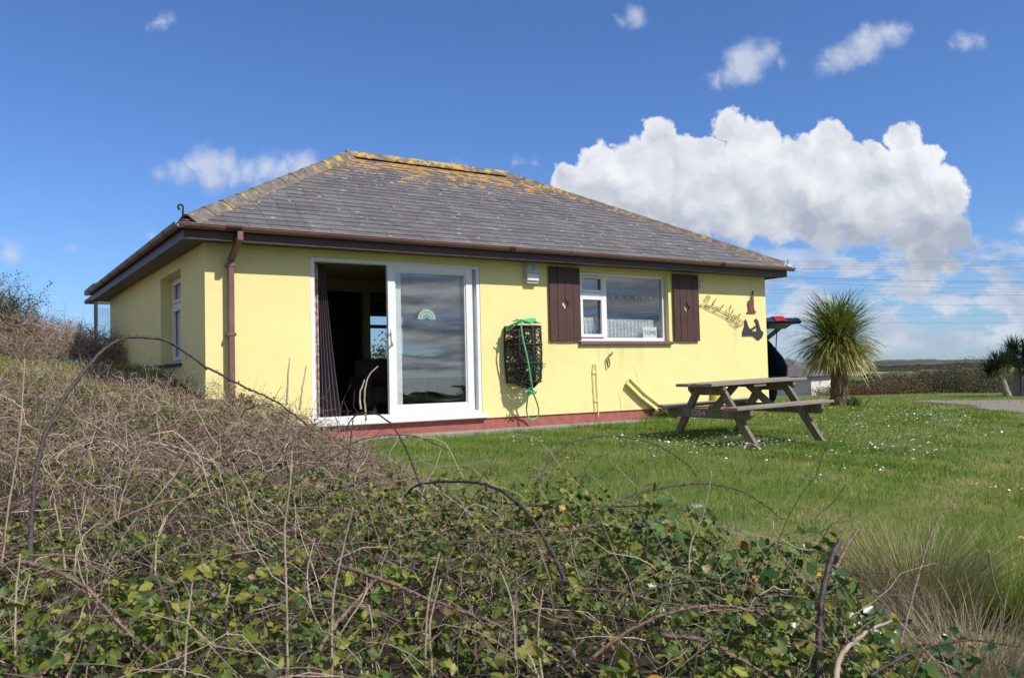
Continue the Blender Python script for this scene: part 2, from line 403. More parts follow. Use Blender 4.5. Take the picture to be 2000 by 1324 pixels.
M['twig'] = m_leaf('twig_mix', [(0.0, (0.085, 0.048, 0.042)), (0.35, (0.24, 0.155, 0.13)), (0.65, (0.43, 0.31, 0.25)), (1.0, (0.78, 0.66, 0.52))], 0.75, 0.0, spec=0.2)
M['leaf'] = m_leaf('bramble_leaf_mix', [(0.0, (0.020, 0.055, 0.018)), (0.12, (0.10, 0.065, 0.045)), (0.18, (0.050, 0.11, 0.024)), (0.5, (0.130, 0.17, 0.026)), (0.78, (0.28, 0.29, 0.040)), (0.88, (0.27, 0.18, 0.10)), (0.965, (0.27, 0.15, 0.10)), (1.0, (0.62, 0.38, 0.03))], 0.45, 0.20, spec=0.3)
M['leaf_obj'] = m_leaf('bramble_leaf_single', [(0.0, (0.05, 0.12, 0.022)), (0.3, (0.12, 0.19, 0.030)), (0.7, (0.22, 0.25, 0.035)), (0.96, (0.31, 0.29, 0.045)), (1.0, (0.58, 0.34, 0.03))], 0.5, 0.30, attr='obj', spec=0.25)
M['ivy'] = m_leaf('glossy_leaf_mix', [(0.0, (0.035, 0.085, 0.028)), (0.5, (0.085, 0.17, 0.040)), (0.9, (0.20, 0.30, 0.07)), (1.0, (0.36, 0.18, 0.05))], 0.33, 0.25, spec=0.5)
M['grass'] = m_leaf('lawn_grass_mix', [(0.0, (0.085, 0.20, 0.015)), (0.4, (0.165, 0.30, 0.028)), (0.75, (0.33, 0.38, 0.065)), (1.0, (0.60, 0.50, 0.23))], 0.6, 0.30, spec=0.2)
M['drygrass'] = m_leaf('dry_grass_mix', [(0.0, (0.12, 0.20, 0.03)), (0.4, (0.27, 0.28, 0.08)), (0.7, (0.48, 0.40, 0.22)), (1.0, (0.70, 0.59, 0.40))], 0.7, 0.25, spec=0.2)
M['straw'] = m_leaf('straw_mix', [(0.0, (0.14, 0.17, 0.05)), (0.3, (0.26, 0.22, 0.12)), (1.0, (0.46, 0.37, 0.26))], 0.75, 0.2, spec=0.2)
M['tuss'] = m_leaf('tussock_mix', [(0.0, (0.12, 0.15, 0.045)), (0.45, (0.23, 0.24, 0.085)), (0.8, (0.42, 0.36, 0.18)), (1.0, (0.62, 0.53, 0.34))], 0.7, 0.25, spec=0.2)
M['frond'] = m_leaf('cordyline_leaf_mix', [(0.0, (0.07, 0.12, 0.022)), (0.4, (0.19, 0.24, 0.04)), (0.75, (0.40, 0.39, 0.09)), (1.0, (0.70, 0.58, 0.28))], 0.4, 0.25)
M['frond_dark'] = m_leaf('dark_frond_mix', [(0.0, (0.022, 0.040, 0.012)), (0.6, (0.050, 0.08, 0.02)), (1.0, (0.16, 0.15, 0.07))], 0.5, 0.2)
M['scrub'] = m_leaf('grey_scrub_mix', [(0.0, (0.06, 0.06, 0.035)), (0.4, (0.12, 0.115, 0.065)), (0.8, (0.19, 0.17, 0.11)), (1.0, (0.10, 0.14, 0.04))], 0.8, 0.15, spec=0.2)
M['greenscrub'] = m_leaf('green_scrub_mix', [(0.0, (0.030, 0.055, 0.016)), (0.5, (0.060, 0.10, 0.025)), (1.0, (0.13, 0.16, 0.05))], 0.7, 0.2, spec=0.2)
M['heather'] = m_leaf('russet_scrub_mix', [(0.0, (0.07, 0.045, 0.030)), (0.5, (0.15, 0.085, 0.045)), (1.0, (0.22, 0.14, 0.06))], 0.8, 0.15, spec=0.2)
M['dune'] = m_leaf('dune_grass_mix', [(0.0, (0.15, 0.14, 0.08)), (0.5, (0.27, 0.24, 0.15)), (1.0, (0.40, 0.35, 0.24))], 0.8, 0.15, spec=0.2)
M['daisy'] = simple('daisy_white', (0.80, 0.80, 0.78), (0.76, 0.74, 0.74), 80, 0.7, 0)
M['dandelion'] = simple('dandelion_yellow', (0.80, 0.52, 0.02), (0.85, 0.60, 0.03), 80, 0.7, 0)

def m_sea():
    m, t, p = mat('sea', (0.010, 0.050, 0.070), 0.45, 0.25)
    bump(t, p, t.noise(t.vm('MULTIPLY', pos(t), (0.3, 0.6, 1)), 1.0, 6, 0.6), 0.5, 0.4)
    return m
M['sea'] = m_sea()
def m_net():
    m = bpy.data.materials.new('net_curtain_lace'); m.use_nodes = True
    t = NT(m.node_tree); p = t.n['Principled BSDF']; o = t.n['Material Output']
    p.inputs['Base Color'].default_value = (0.80, 0.80, 0.84, 1); p.inputs['Roughness'].default_value = 0.9
    v = t.new('ShaderNodeTexCoord').outputs['Object']
    n = t.noise(v, 60, 3, 0.6)
    tr = t.new('ShaderNodeBsdfTransparent')
    mx = t.new('ShaderNodeMixShader'); t.l.new(t.ss(n, 0.35, 0.6, 0.35, 0.95), mx.inputs[0])
    t.l.new(tr.outputs[0], mx.inputs[1]); t.l.new(p.outputs[0], mx.inputs[2]); t.l.new(mx.outputs[0], o.inputs[0])
    return m
M['net'] = m_net()
M['pattern'] = simple('patterned_curtain', (0.55, 0.47, 0.40), (0.30, 0.17, 0.13), 22, 0.9, 0.1, detail=1)
M['hills'] = simple('far_hill_cover', (0.035, 0.042, 0.028), (0.10, 0.095, 0.065), 0.012, 0.95, 0.0, detail=8)

# ------------------------------------------------------------------ mesh helpers
class MB:
    def __init__(s): s.v = []; s.f = []; s.mi = []
    def add(s, verts, faces, T=None, mi=0):
        b = len(s.v)
        for p in verts:
            p = Vector(p)
            if T is not None: p = T @ p
            s.v.append(tuple(p))
        for f in faces: s.f.append(tuple(b+i for i in f)); s.mi.append(mi)
        return s
    def box(s, x0, x1, y0, y1, z0, z1, T=None, mi=0, ch=0.0):
        if ch <= 0:
            v = [(x0, y0, z0), (x1, y0, z0), (x1, y1, z0), (x0, y1, z0), (x0, y0, z1), (x1, y0, z1), (x1, y1, z1), (x0, y1, z1)]
            f = [(0, 3, 2, 1), (4, 5, 6, 7), (0, 1, 5, 4), (1, 2, 6, 5), (2, 3, 7, 6), (3, 0, 4, 7)]
            return s.add(v, f, T, mi)
        # chamfered box: 24 vertices
        cx, cy, cz = (x0+x1)/2, (y0+y1)/2, (z0+z1)/2
        hx, hy, hz = (x1-x0)/2, (y1-y0)/2, (z1-z0)/2
        ids = {}; v = []
        for sx in (-1, 1):
            for sy in (-1, 1):
                for sz in (-1, 1):
                    for a in range(3):
                        q = [sx*hx, sy*hy, sz*hz]
                        for b in range(3):
                            if b != a: q[b] -= (sx, sy, sz)[b]*ch
                        ids[(sx, sy, sz, a)] = len(v); v.append((cx+q[0], cy+q[1], cz+q[2]))
        f = []
        def orient(face):
            a, b, c = [Vector(v[i]) for i in face[:3]]
            n = (b-a).cross(c-a); m_ = sum((Vector(v[i]) for i in face), Vector())/len(face)-Vector((cx, cy, cz))
            return tuple(face) if n.dot(m_) > 0 else tuple(reversed(face))
        for a in range(3):
            o = [i for i in range(3) if i != a]
            for sg in (-1, 1):
                fc = []
                for (p, q) in ((-1, -1), (1, -1), (1, 1), (-1, 1)):
                    k = [0, 0, 0]; k[a] = sg; k[o[0]] = p; k[o[1]] = q
                    fc.append(ids[(*k, a)])
                f.append(orient(fc))
        for a in range(3):
            o = [i for i in range(3) if i != a]
            for p in (-1, 1):
                for q in (-1, 1):
                    k1 = [0, 0, 0]; k1[a] = -1; k1[o[0]] = p; k1[o[1]] = q
                    k2 = list(k1); k2[a] = 1
                    f.append(orient([ids[(*k1, o[0])], ids[(*k2, o[0])], ids[(*k2, o[1])], ids[(*k1, o[1])]]))
        for sx in (-1, 1):
            for sy in (-1, 1):
                for sz in (-1, 1):
                    f.append(orient([ids[(sx, sy, sz, 0)], ids[(sx, sy, sz, 1)], ids[(sx, sy, sz, 2)]]))
        return s.add(v, f, T, mi)
    def prism(s, pts, d0, d1, axis='y', T=None, mi=0):
        """extrude a 2D outline; axis y: pts are (x,z)"""
        n = len(pts)
        def mk(p, d):
            if axis == 'y': return (p[0], d, p[1])
            if axis == 'x': return (d, p[0], p[1])
            return (p[0], p[1], d)
        v = [mk(p, d0) for p in pts]+[mk(p, d1) for p in pts]
        f = [tuple(range(n)), tuple(reversed(range(n, 2*n)))]
        for i in range(n):
            j = (i+1) % n
            f.append((i, i+n, j+n, j))
        return s.add(v, f, T, mi)
    def tube(s, path, r, n=6, closed=False, mi=0, caps=True):
        P_ = [Vector(p) for p in path]; K = len(P_)
        R = r if isinstance(r, (list, tuple)) else [r]*K
        b = len(s.v); up = Vector((0, 0, 1)); prev = None
        for i in range(K):
            if closed: tng = P_[(i+1) % K]-P_[i-1]
            else: tng = P_[min(i+1, K-1)]-P_[max(i-1, 0)]
            if tng.length < 1e-9: tng = Vector((0, 0, 1))
            tng.normalize()
            if prev is None:
                a = tng.cross(up)
                if a.length < 1e-3: a = tng.cross(Vector((1, 0, 0)))
            else: a = prev-tng*prev.dot(tng)
            if a.length < 1e-6: a = tng.cross(Vector((1, 0, 0)))
            a.normalize(); prev = a; c = tng.cross(a)
            for k in range(n):
                th = 2*math.pi*k/n
                s.v.append(tuple(P_[i]+(a*math.cos(th)+c*math.sin(th))*R[i]))
        for i in range(K if closed else K-1):
            j = (i+1) % K
            for k in range(n):
                l = (k+1) % n
                s.f.append((b+i*n+k, b+i*n+l, b+j*n+l, b+j*n+k)); s.mi.append(mi)
        if caps and not closed:
            s.f.append(tuple(b+k for k in reversed(range(n)))); s.mi.append(mi)
            s.f.append(tuple(b+(K-1)*n+k for k in range(n))); s.mi.append(mi)
        return s
    def build(s, name, m, parent=None, smooth=False):
        me = bpy.data.meshes.new(name)
        off = Vector(parent_origin(parent))
        me.from_pydata([tuple(Vector(p)-off) for p in s.v], [], s.f)
        ms = m if isinstance(m, (list, tuple)) else [m]
        for q in ms: me.materials.append(q)
        if len(ms) > 1: me.polygons.foreach_set('material_index', s.mi)
        if smooth: me.polygons.foreach_set('use_smooth', [True]*len(me.polygons))
        me.update()
        o = bpy.data.objects.new(name, me); C.objects.link(o)
        if parent is not None: o.parent = parent
        return o

def parent_origin(p):
    v = Vector((0, 0, 0))
    while p is not None:
        if p.get('_local'): return Vector((0, 0, 0))
        v += p.location; p = p.parent
    return v

def empty(name, loc=(0, 0, 0), rot=(0, 0, 0), local=False, **kw):
    o = bpy.data.objects.new(name, None); C.objects.link(o)
    o.location = loc; o.rotation_euler = rot; o.empty_display_size = 0.2
    if local: LOCALS.append(o); o['_local'] = 1
    tag(o, **kw); return o
LOCALS = []
def tag(o, label=None, cat=None, group=None, kind=None):
    if label: o['label'] = label
    if cat: o['category'] = cat
    if group: o['group'] = group
    if kind: o['kind'] = kind
    return o

def npmesh(name, V, T, m, rnd=None, parent=None, smooth=False):
    V = np.asarray(V, dtype=np.float32); T = np.asarray(T, dtype=np.int32)
    if parent is not None: V = V - np.array(parent_origin(parent), dtype=np.float32)
    me = bpy.data.meshes.new(name)
    me.vertices.add(len(V)); me.vertices.foreach_set('co', V.ravel())
    me.loops.add(T.size); me.loops.foreach_set('vertex_index', T.ravel())
    me.polygons.add(len(T)); me.polygons.foreach_set('loop_start', np.arange(0, T.size, T.shape[1], dtype=np.int32))
    if smooth: me.polygons.foreach_set('use_smooth', np.ones(len(T), dtype=bool))
    me.update(calc_edges=True)
    if rnd is not None:
        a = me.attributes.new('rnd', 'FLOAT', 'POINT'); a.data.foreach_set('value', np.asarray(rnd, dtype=np.float32))
    me.materials.append(m)
    o = bpy.data.objects.new(name, me); C.objects.link(o)
    if parent is not None: o.parent = parent
    return o

def norm(a): return a/np.maximum(np.linalg.norm(a, axis=-1, keepdims=True), 1e-9)

def leaves(P_, size, rnd, up_bias=0.9, aspect=0.7):
    """folded leaflets, 4 triangles each -> verts, tris, rnd"""
    N = len(P_)
    nrm = norm(rng.normal(size=(N, 3))*0.75+np.array([0.12, -0.3, up_bias]))
    a = rng.normal(size=(N, 3)); a = norm(a-nrm*np.sum(a*nrm, 1, keepdims=True)); b = np.cross(nrm, a)
    s = size[:, None]
    base = P_-a*s*0.5; tip = P_+a*s*0.5-nrm*s*0.12
    mid = P_-nrm*s*0.07
    l1 = P_-a*s*0.12+b*s*aspect*0.48+nrm*s*0.06; r1 = P_-a*s*0.12-b*s*aspect*0.48+nrm*s*0.06
    l2 = P_+a*s*0.22+b*s*aspect*0.33+nrm*s*0.02; r2 = P_+a*s*0.22-b*s*aspect*0.33+nrm*s*0.02
    V = np.stack([base, l1, l2, tip, r2, r1, mid], 1).reshape(-1, 3)
    k = np.array([[0, 6, 1], [1, 6, 2], [2, 6, 3], [3, 6, 4], [4, 6, 5], [5, 6, 0]])
    T = (np.arange(N)*7)[:, None, None]+k[None]
    return V, T.reshape(-1, 3), np.repeat(rnd, 7)

def tubes(paths, rad, rnd):
    """paths N,K,3 ; rad N,K ; 3-sided"""
    N, K, _ = paths.shape
    t = np.empty_like(paths); t[:, 1:-1] = paths[:, 2:]-paths[:, :-2]; t[:, 0] = paths[:, 1]-paths[:, 0]; t[:, -1] = paths[:, -1]-paths[:, -2]
    t = norm(t)
    ref = np.broadcast_to(np.array([0.31, 0.22, 0.92]), t.shape)
    a = norm(np.cross(t, ref)); b = np.cross(t, a)
    ring = []
    for k in range(3):
        th = 2*math.pi*k/3
        ring.append(paths+(a*math.cos(th)+b*math.sin(th))*rad[..., None])
    V = np.stack(ring, 2).reshape(-1, 3)
    i = np.arange(K-1)[:, None]; k = np.arange(3)[None]; l = (k+1) % 3
    q = np.stack([i*3+k, i*3+l, (i+1)*3+l, i*3+k, (i+1)*3+l, (i+1)*3+k], -1).reshape(-1, 3)
    T = (np.arange(N)*K*3)[:, None, None]+q[None]
    return V, T.reshape(-1, 3), np.repeat(rnd, K*3)

def blades(base, length, width, lean, rnd, curl=0.5, K=3, az=None):
    """grass blades with K segments (ribbon, pointed)"""
    N = len(base)
    if az is None: az = rng.uniform(0, 2*math.pi, N)
    d = np.stack([np.cos(az), np.sin(az), np.zeros(N)], 1); side = np.stack([-d[:, 1], d[:, 0], np.zeros(N)], 1)
    # ribbon turned a random way so that it has width from every side
    tw = rng.uniform(-1.2, 1.2, N)[:, None]
    side = norm(side*np.cos(tw)+d*np.sin(tw))
    pts = [base]; ang = lean.copy(); p = base.copy()
    for k in range(K):
        seg = (length/K)[:, None]
        p = p+seg*(d*np.sin(ang)[:, None]+np.array([0, 0, 1.0])*np.cos(ang)[:, None]); ang = ang+curl*rng.uniform(0.4, 1.3, N)/K*2
        pts.append(p)
    V = []
    for k in range(K):
        w = (width*(1-0.55*k/K))[:, None]*0.5
        V += [pts[k]-side*w, pts[k]+side*w]
    V.append(pts[K])
    V = np.stack(V, 1); nv = 2*K+1
    tr = []
    for k in range(K-1): tr += [[2*k, 2*k+1, 2*k+3], [2*k, 2*k+3, 2*k+2]]
    tr.append([2*K-2, 2*K-1, 2*K])
    T = (np.arange(N)*nv)[:, None, None]+np.array(tr)[None]
    return V.reshape(-1, 3), T.reshape(-1, 3), np.repeat(rnd, nv)

def join(parts):
    V = []; T = []; R = []; b = 0
    for (v, t, r) in parts:
        V.append(v); T.append(t+b); R.append(r); b += len(v)
    return np.concatenate(V), np.concatenate(T), np.concatenate(R)

# ------------------------------------------------------------------ terrain
def sst(x, a, b):
    t = np.clip((x-a)/(b-a), 0, 1); return t*t*(3-2*t)
def wob(x, y):
    return (np.sin(x*2.1+y*1.3)*0.5+np.sin(x*-1.1+y*2.7+1.0)*0.3+np.sin(x*4.3+y*3.1+2.0)*0.2+np.sin(x*7.7-y*6.1)*0.12)
def edge_x(y):
    return np.interp(y, [-9.4, -8.7, -7.5, -6, -4.7, -2.4, -0.3, 0], [0.0, 0.36, 0.36, 0.08, 0.50, 0.90, 1.2, 1.3])
def soil(x, y):
    x = np.asarray(x, float); y = np.asarray(y, float)
    lawn = np.interp(y, [-400, -75, -55, -12, -10.4, -8.3, -5, -2.9, 0, 8, 30], [-14, -12, -2.6, -1.15, -0.98, -0.80, -0.42, -0.235, -0.145, -0.15, -0.4])
    lawn = lawn+0.015*wob(x*0.6, y*0.6)
    lawn = lawn-sst(x, 8, 26)*0.28
    r = np.hypot(x-2, y+2)
    far = -sst(r, 27, 60)*1.9-sst(r, 60, 200)*2.2
    land = np.where(y > -20, far, far*0)
    bankz = np.interp(y, [-400, -75, -55, -12, -9, -7, -4.5, -2, 0, 2, 8, 14, 40], [-14, -12, -2.6, -1.05, -0.62, -0.50, -0.28, 0.13, 0.42, 0.72, 0.85, 0.80, 0.5])
    bankz = bankz+0.09*np.clip(-x, 0, 6)*sst(y, -8, -2)+0.04*wob(x, y)
    # west shoulder: bank over lawn
    w_out = 1-sst(x, 0.0, 1.45)
    w_wall = 1-sst(x, 0.03, 0.22)
    k = sst(y, 0.02, 0.2)
    w = w_out*(1-k)+w_wall*k
    z = lawn*(1-w)+bankz*w
    z = np.where((x > 0.2) & (y > 0.05) & (x < 9.8) & (y < 7.7), -0.2, z)
    return z+land
def vegh(x, y):
    h = np.interp(y, [-12, -9, -8, -5, -3, -1, 2, 8], [0.62, 0.68, 0.66, 0.50, 0.34, 0.20, 0.13, 0.13])
    e = edge_x(y)
    h = h*(1-sst(x, e-0.75, e+0.05)*0.95)
    return h*(1+0.20*wob(x*1.5, y*1.5)+0.20*wob(x*4.1+3, y*4.1)*sst(-y, 1.5, 4.0))
def surf(x, y): return soil(x, y)+vegh(x, y)

def axis(lo, a, b, hi, step, g=1.13):
    mid = list(np.arange(a, b+1e-6, step))
    l = []; s = step; p = a
    while p > lo: s *= g; p -= s; l.append(p)
    r = []; s = step; p = mid[-1]
    while p < hi: s *= g; p += s; r.append(p)
    return np.array(l[::-1]+mid+r)
gx = axis(-6000, -5, 12, 9000, 0.1); gy = axis(-500, -11, 9, 9000, 0.1)
X, Y = np.meshgrid(gx, gy)
Z = soil(X, Y)
V = np.stack([X, Y, Z], -1).reshape(-1, 3)
nx, ny = len(gx), len(gy)
i, j = np.meshgrid(np.arange(nx-1), np.arange(ny-1))
q = np.stack([j*nx+i, j*nx+i+1, (j+1)*nx+i+1, (j+1)*nx+i], -1).reshape(-1, 4)
g = npmesh('ground', V, q, M['ground'], smooth=True); tag(g, kind='structure')
g['label'] = 'sloping garden lawn and rough grassy bank running out to the marsh'

sea = MB().add([(-12000, -14000, -9), (14000, -14000, -9), (14000, -52, -9), (-12000, -52, -9)], [(0, 1, 2, 3)]).build('sea', M['sea'])
tag(sea, kind='structure')

# gravel drive sheet following the ground
dpoly = [(11.2, -4.1), (13.4, -2.6), (15.05, -1.04), (16.4, 0.5), (18.4, 2.5), (20.5, 3.6), (22, 2.2), (22.5, -0.5), (19, -4), (15, -8), (11.8, -7)]
def dense_sheet(poly, z_off, name, m, step=0.35):
    xs = np.arange(min(p[0] for p in poly), max(p[0] for p in poly)+step, step); ys = np.arange(min(p[1] for p in poly), max(p[1] for p in poly)+step, step)
    def inside(x, y):
        c = False
        for a in range(len(poly)):
            x1, y1 = poly[a]; x2, y2 = poly[a-1]
            if (y1 > y) != (y2 > y) and x < (x2-x1)*(y-y1)/(y2-y1)+x1: c = not c
        return c
    V = []; F = []
    for x in xs:
        for y in ys:
            if inside(x+step/2+0.15*math.sin(y*3), y+step/2+0.15*math.sin(x*3.3)):
                b = len(V)
                for (a, c_) in ((x, y), (x+step, y), (x+step, y+step), (x, y+step)):
                    V.append((a, c_, float(soil(a, c_))+z_off))
                F.append((b, b+1, b+2, b+3))
    return tag(MB().add(V, F).build(name, m), kind='structure')
dense_sheet(dpoly, 0.012, 'gravel_drive', M['gravel'])

# concrete strip along the foot of the wall
strip = MB()
xs = np.arange(1.6, 6.6, 0.62)
for a in xs:
    strip.box(a, a+0.612, -0.42, 0.02, -0.30, -0.125+random.uniform(-0.002, 0.002), ch=0.006)
strip.box(7.45, 8.0, -0.36, 0.02, -0.30, -0.105, ch=0.006)
tag(strip.build('path', M['concrete']), kind='structure')['label'] = 'concrete path strip along the foot of the yellow wall'

# far hills
def ridge(dist, h0, h1, azs, name, seed, mt):
    r_ = np.random.default_rng(seed); n = len(azs)
    ph = r_.uniform(0, 6, 8)
    V = []; F = []
    for k, a in enumerate(azs):
        h = h0+(h1-h0)*(0.5+0.25*math.sin(a*9+ph[0])+0.15*math.sin(a*23+ph[1])+0.07*math.sin(a*61+ph[2])+0.05*math.sin(a*170+ph[3])+0.035*math.sin(a*411+ph[4])+0.03*math.sin(a*900+ph[5]))
        for (dd, hh) in ((dist*0.75, -6), (dist*0.86, h*0.45), (dist*0.95, h*0.85), (dist, h), (dist*1.15, h*0.4), (dist*1.3, -8)):
            V.append((CAM[0]+math.cos(a)*dd, CAM[1]+math.sin(a)*dd, hh))
    for k in range(n-1):
        for q_ in range(5): b = k*6+q_; F.append((b, b+1, b+7, b+6))
    return tag(MB().add(V, F).build(name, mt, smooth=True), kind='structure')
ridge(1500, 5, 15, np.linspace(-0.35, 2.6, 900), 'hills', 3, M['hills'])

# ------------------------------------------------------------------ house
W, DEP, TOP = 9.85, 7.75, 2.31
OL, OR, OF = 0.30, 0.25, 0.30           # eaves
house = empty('bungalow', (0, 0, 0), label='single storey bungalow with pale yellow rendered walls, red plinth and slate hipped roof', cat='house')
wb = MB()
T_ = 0.25
def wallx(x0, x1, z0, z1): wb.box(x0, x1, 0, T_, z0, z1)
wallx(0, 1.30, 0.03, 2.36); wallx(1.30, 3.81, 2.205, 2.36); wallx(1.30, 3.81, 0.03, 0.08)
wallx(3.81, 5.60, 0.03, 2.36); wallx(5.60, 7.46, 0.03, 1.12); wallx(5.60, 7.46, 2.225, 2.36); wallx(7.46, W, 0.03, 2.36)
wb.box(0, T_, T_, 1.33, 0.0, 2.36); wb.box(0, T_, 1.33, 2.70, 0.0, 0.86); wb.box(0, T_, 1.33, 2.70, 2.15, 2.36); wb.box(0, T_, 2.70, DEP, 0.0, 2.36)
wb.box(W-T_, W, T_, DEP, 0.0, 2.36)
wb.box(T_, 5.2, DEP-T_, DEP, 0, 2.36); wb.box(5.2, 6.3, DEP-T_, DEP, 0, 1.02); wb.box(5.2, 6.3, DEP-T_, DEP, 2.12, 2.36); wb.box(6.3, W-T_, DEP-T_, DEP, 0, 2.36)
wb.build('wall', M['render'], house)
pl = MB(); pl.box(0.03, W-0.02, 0.022, 0.2, -0.4, 0.03); pl.box(W-0.16, W-0.022, 0.2, DEP-0.03, -0.4, -0.002)
pl.build('plinth', M['plinth'], house)
inn = MB()
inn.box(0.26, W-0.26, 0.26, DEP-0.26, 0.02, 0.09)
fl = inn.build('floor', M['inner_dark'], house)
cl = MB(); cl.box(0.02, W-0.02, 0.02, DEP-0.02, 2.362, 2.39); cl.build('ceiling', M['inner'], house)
pt = MB()
pt.box(0.26, 2.78, 3.5, 3.6, 0.09, 2.36); pt.box(2.78, 5.6, 3.5, 3.6, 2.16, 2.36); pt.box(3.51, 3.63, 3.5, 3.6, 0.09, 2.16); 
pt.build('partition', M['inner'], house)
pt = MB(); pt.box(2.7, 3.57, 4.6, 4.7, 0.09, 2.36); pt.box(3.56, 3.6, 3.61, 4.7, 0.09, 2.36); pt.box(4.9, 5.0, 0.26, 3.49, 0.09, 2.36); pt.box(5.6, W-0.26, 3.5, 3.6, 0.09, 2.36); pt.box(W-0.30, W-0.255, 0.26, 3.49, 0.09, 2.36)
pt.build('shade_toned_partition', M['inner_dark'], house)  # inner walls coloured dark to stand in for the rooms' shade

# roof deck
ex0, ex1, ey0, ey1 = -OL, W+OR, -OF, DEP+OF
ez = 2.455; rz = 4.635; ry = (ey0+ey1)/2; rx0, rx1 = 3.42, 6.74
deck = MB().add([(ex0, ey0, ez), (ex1, ey0, ez), (ex1, ey1, ez), (ex0, ey1, ez), (rx0, ry, rz), (rx1, ry, rz)],
                [(0, 1, 5, 4), (1, 2, 5), (2, 3, 4, 5), (3, 0, 4), (3, 2, 1, 0)])
roof = deck.build('roof', M['slate'], house)
# slates on the front slope
run = ry-ey0; rise = rz-ez; sl = math.hypot(run, rise); th = math.atan2(rise, run)
def slope_pt(x, s, h): # s up the slope, h off the plane
    return (x, ey0+s*math.cos(th)-h*math.sin(th), ez+s*math.sin(th)+h*math.cos(th))
EXPO, SW, SLEN = 0.195, 0.26, 0.36
def xlim(s):
    f = s/sl; return ex0+(rx0-ex0)*f, ex1+(rx1-ex1)*f
slates = []
row = 0; s0 = -0.04
while s0 < sl-0.08:
    a0, a1 = xlim(max(s0, 0)); x = a0-SW*(0.5 if row % 2 else 0.0)-random.uniform(0, 0.04)
    while x < a1:
        slates.append((x, s0, row)); x += SW
    s0 += EXPO; row += 1
full_me = None
def slate_mesh(x0, x1, s0, s1, jit):
    """tilted slate: lower edge proud"""
    l0, r0 = xlim(max(s0, 0)); l1, r1 = xlim(min(s1, sl))
    s1 = min(s1, sl)
    g_ = 0.0022
    xa, xb = max(x0+g_, l0), min(x1-g_, r0); xc, xd = max(x0+g_, l1), min(x1-g_, r1)
    if xb-xa < 0.02: return None
    if xd-xc < 0.0: xc = xd = (max(x0, l1)+min(x1, r1))/2
    jit += random.uniform(-0.0015, 0.0025)
    hb, ht = 0.021+jit, 0.006; t_ = 0.0075
    v = [slope_pt(xa, s0+jit, hb-t_), slope_pt(xb, s0+jit*2, hb-t_), slope_pt(xd, s1, ht-t_), slope_pt(xc, s1, ht-t_),
         slope_pt(xa, s0+jit, hb), slope_pt(xb, s0+jit*2, hb), slope_pt(xd, s1, ht), slope_pt(xc, s1, ht)]
    f = [(0, 3, 2, 1), (4, 5, 6, 7), (0, 1, 5, 4), (1, 2, 6, 5), (2, 3, 7, 6), (3, 0, 4, 7)]
    return v, f
items = []
for (x, s_0, rw) in slates:
    jit = random.uniform(-0.002, 0.003)
    r_ = slate_mesh(x, x+SW, s_0, s_0+SLEN, jit)
    if r_:
        l0, r0 = xlim(max(s_0, 0)); l1, r1 = xlim(min(s_0+SLEN, sl))
        full = x > l1+0.01 and x+SW < r1-0.01 and s_0 > 0 and s_0+SLEN < sl
        dd = float(np.linalg.norm(np.array(slope_pt(x, s_0, 0))-CAM)); items.append((dd, full, x, s_0, r_))
items.sort(key=lambda q: q[0])
shared = []
for k in range(4):
    v, f = slate_mesh(3.0, 3.0+SW, 1.0, 1.0+SLEN, random.uniform(-0.002, 0.003))
    o0 = Vector(slope_pt(3.0, 1.0, 0))
    me = bpy.data.meshes.new('slate'); me.from_pydata([tuple(Vector(p)-o0) for p in v], [], f); me.materials.append(M['slate']); shared.append(me)
rest = MB()
for k, (dd, full, x, s_0, (v, f)) in enumerate(items):
    if k < 300:
        if full:
            o = bpy.data.objects.new('slate', random.choice(shared)); C.objects.link(o); o.location = slope_pt(x, s_0, 0)
            o.rotation_euler = (random.uniform(-0.004, 0.004), 0, 0)
            o.parent = roof
        else: MB().add(v, f).build('slate', M['slate'], roof)
    else: rest.add(v, f)
tag(rest.build('slates', M['slate'], roof), kind='stuff')
# hip and ridge tiles
def cap_tiles(A, B, nrm_up, n, wid, name='ridge_tile'):
    A, B = Vector(A), Vector(B); L = (B-A); L.normalize()
    side = L.cross(Vector((0, 0, 1))); side.normalize(); up = side.cross(L); up.normalize()
    d = (B-A).length/n
    for k in range(n):
        h0 = 0.0 if k % 1 == 0 else 0
        a = A+L*(d*k); b = A+L*(d*(k+1)+0.03)
        prof = [(-wid, -0.075), (-wid*0.5, -0.012), (-0.03, 0.038), (0.03, 0.038), (wid*0.5, -0.012), (wid, -0.075)]
        mb = MB(); vs = []
        for (P_, lift) in ((a, 0.013), (b, 0.003)):
            for off in (0.022, 0.0):
                for (u_, w_) in prof:
                    vs.append(P_+side*u_+up*(w_+lift+off))
        f = []
        n6 = 6
        for q_ in range(5):
            f.append((q_, q_+12, q_+13, q_+1))              # top
            f.append((q_+6, q_+7, q_+19, q_+18))            # under
            f.append((q_, q_+1, q_+7, q_+6))                # front end
            f.append((q_+12, q_+18, q_+19, q_+13))
        f.append((0, 6, 18, 12)); f.append((5, 17, 23, 11))
        mb.add([tuple(p) for p in vs], f).build(name, M['ridge_t'], roof)
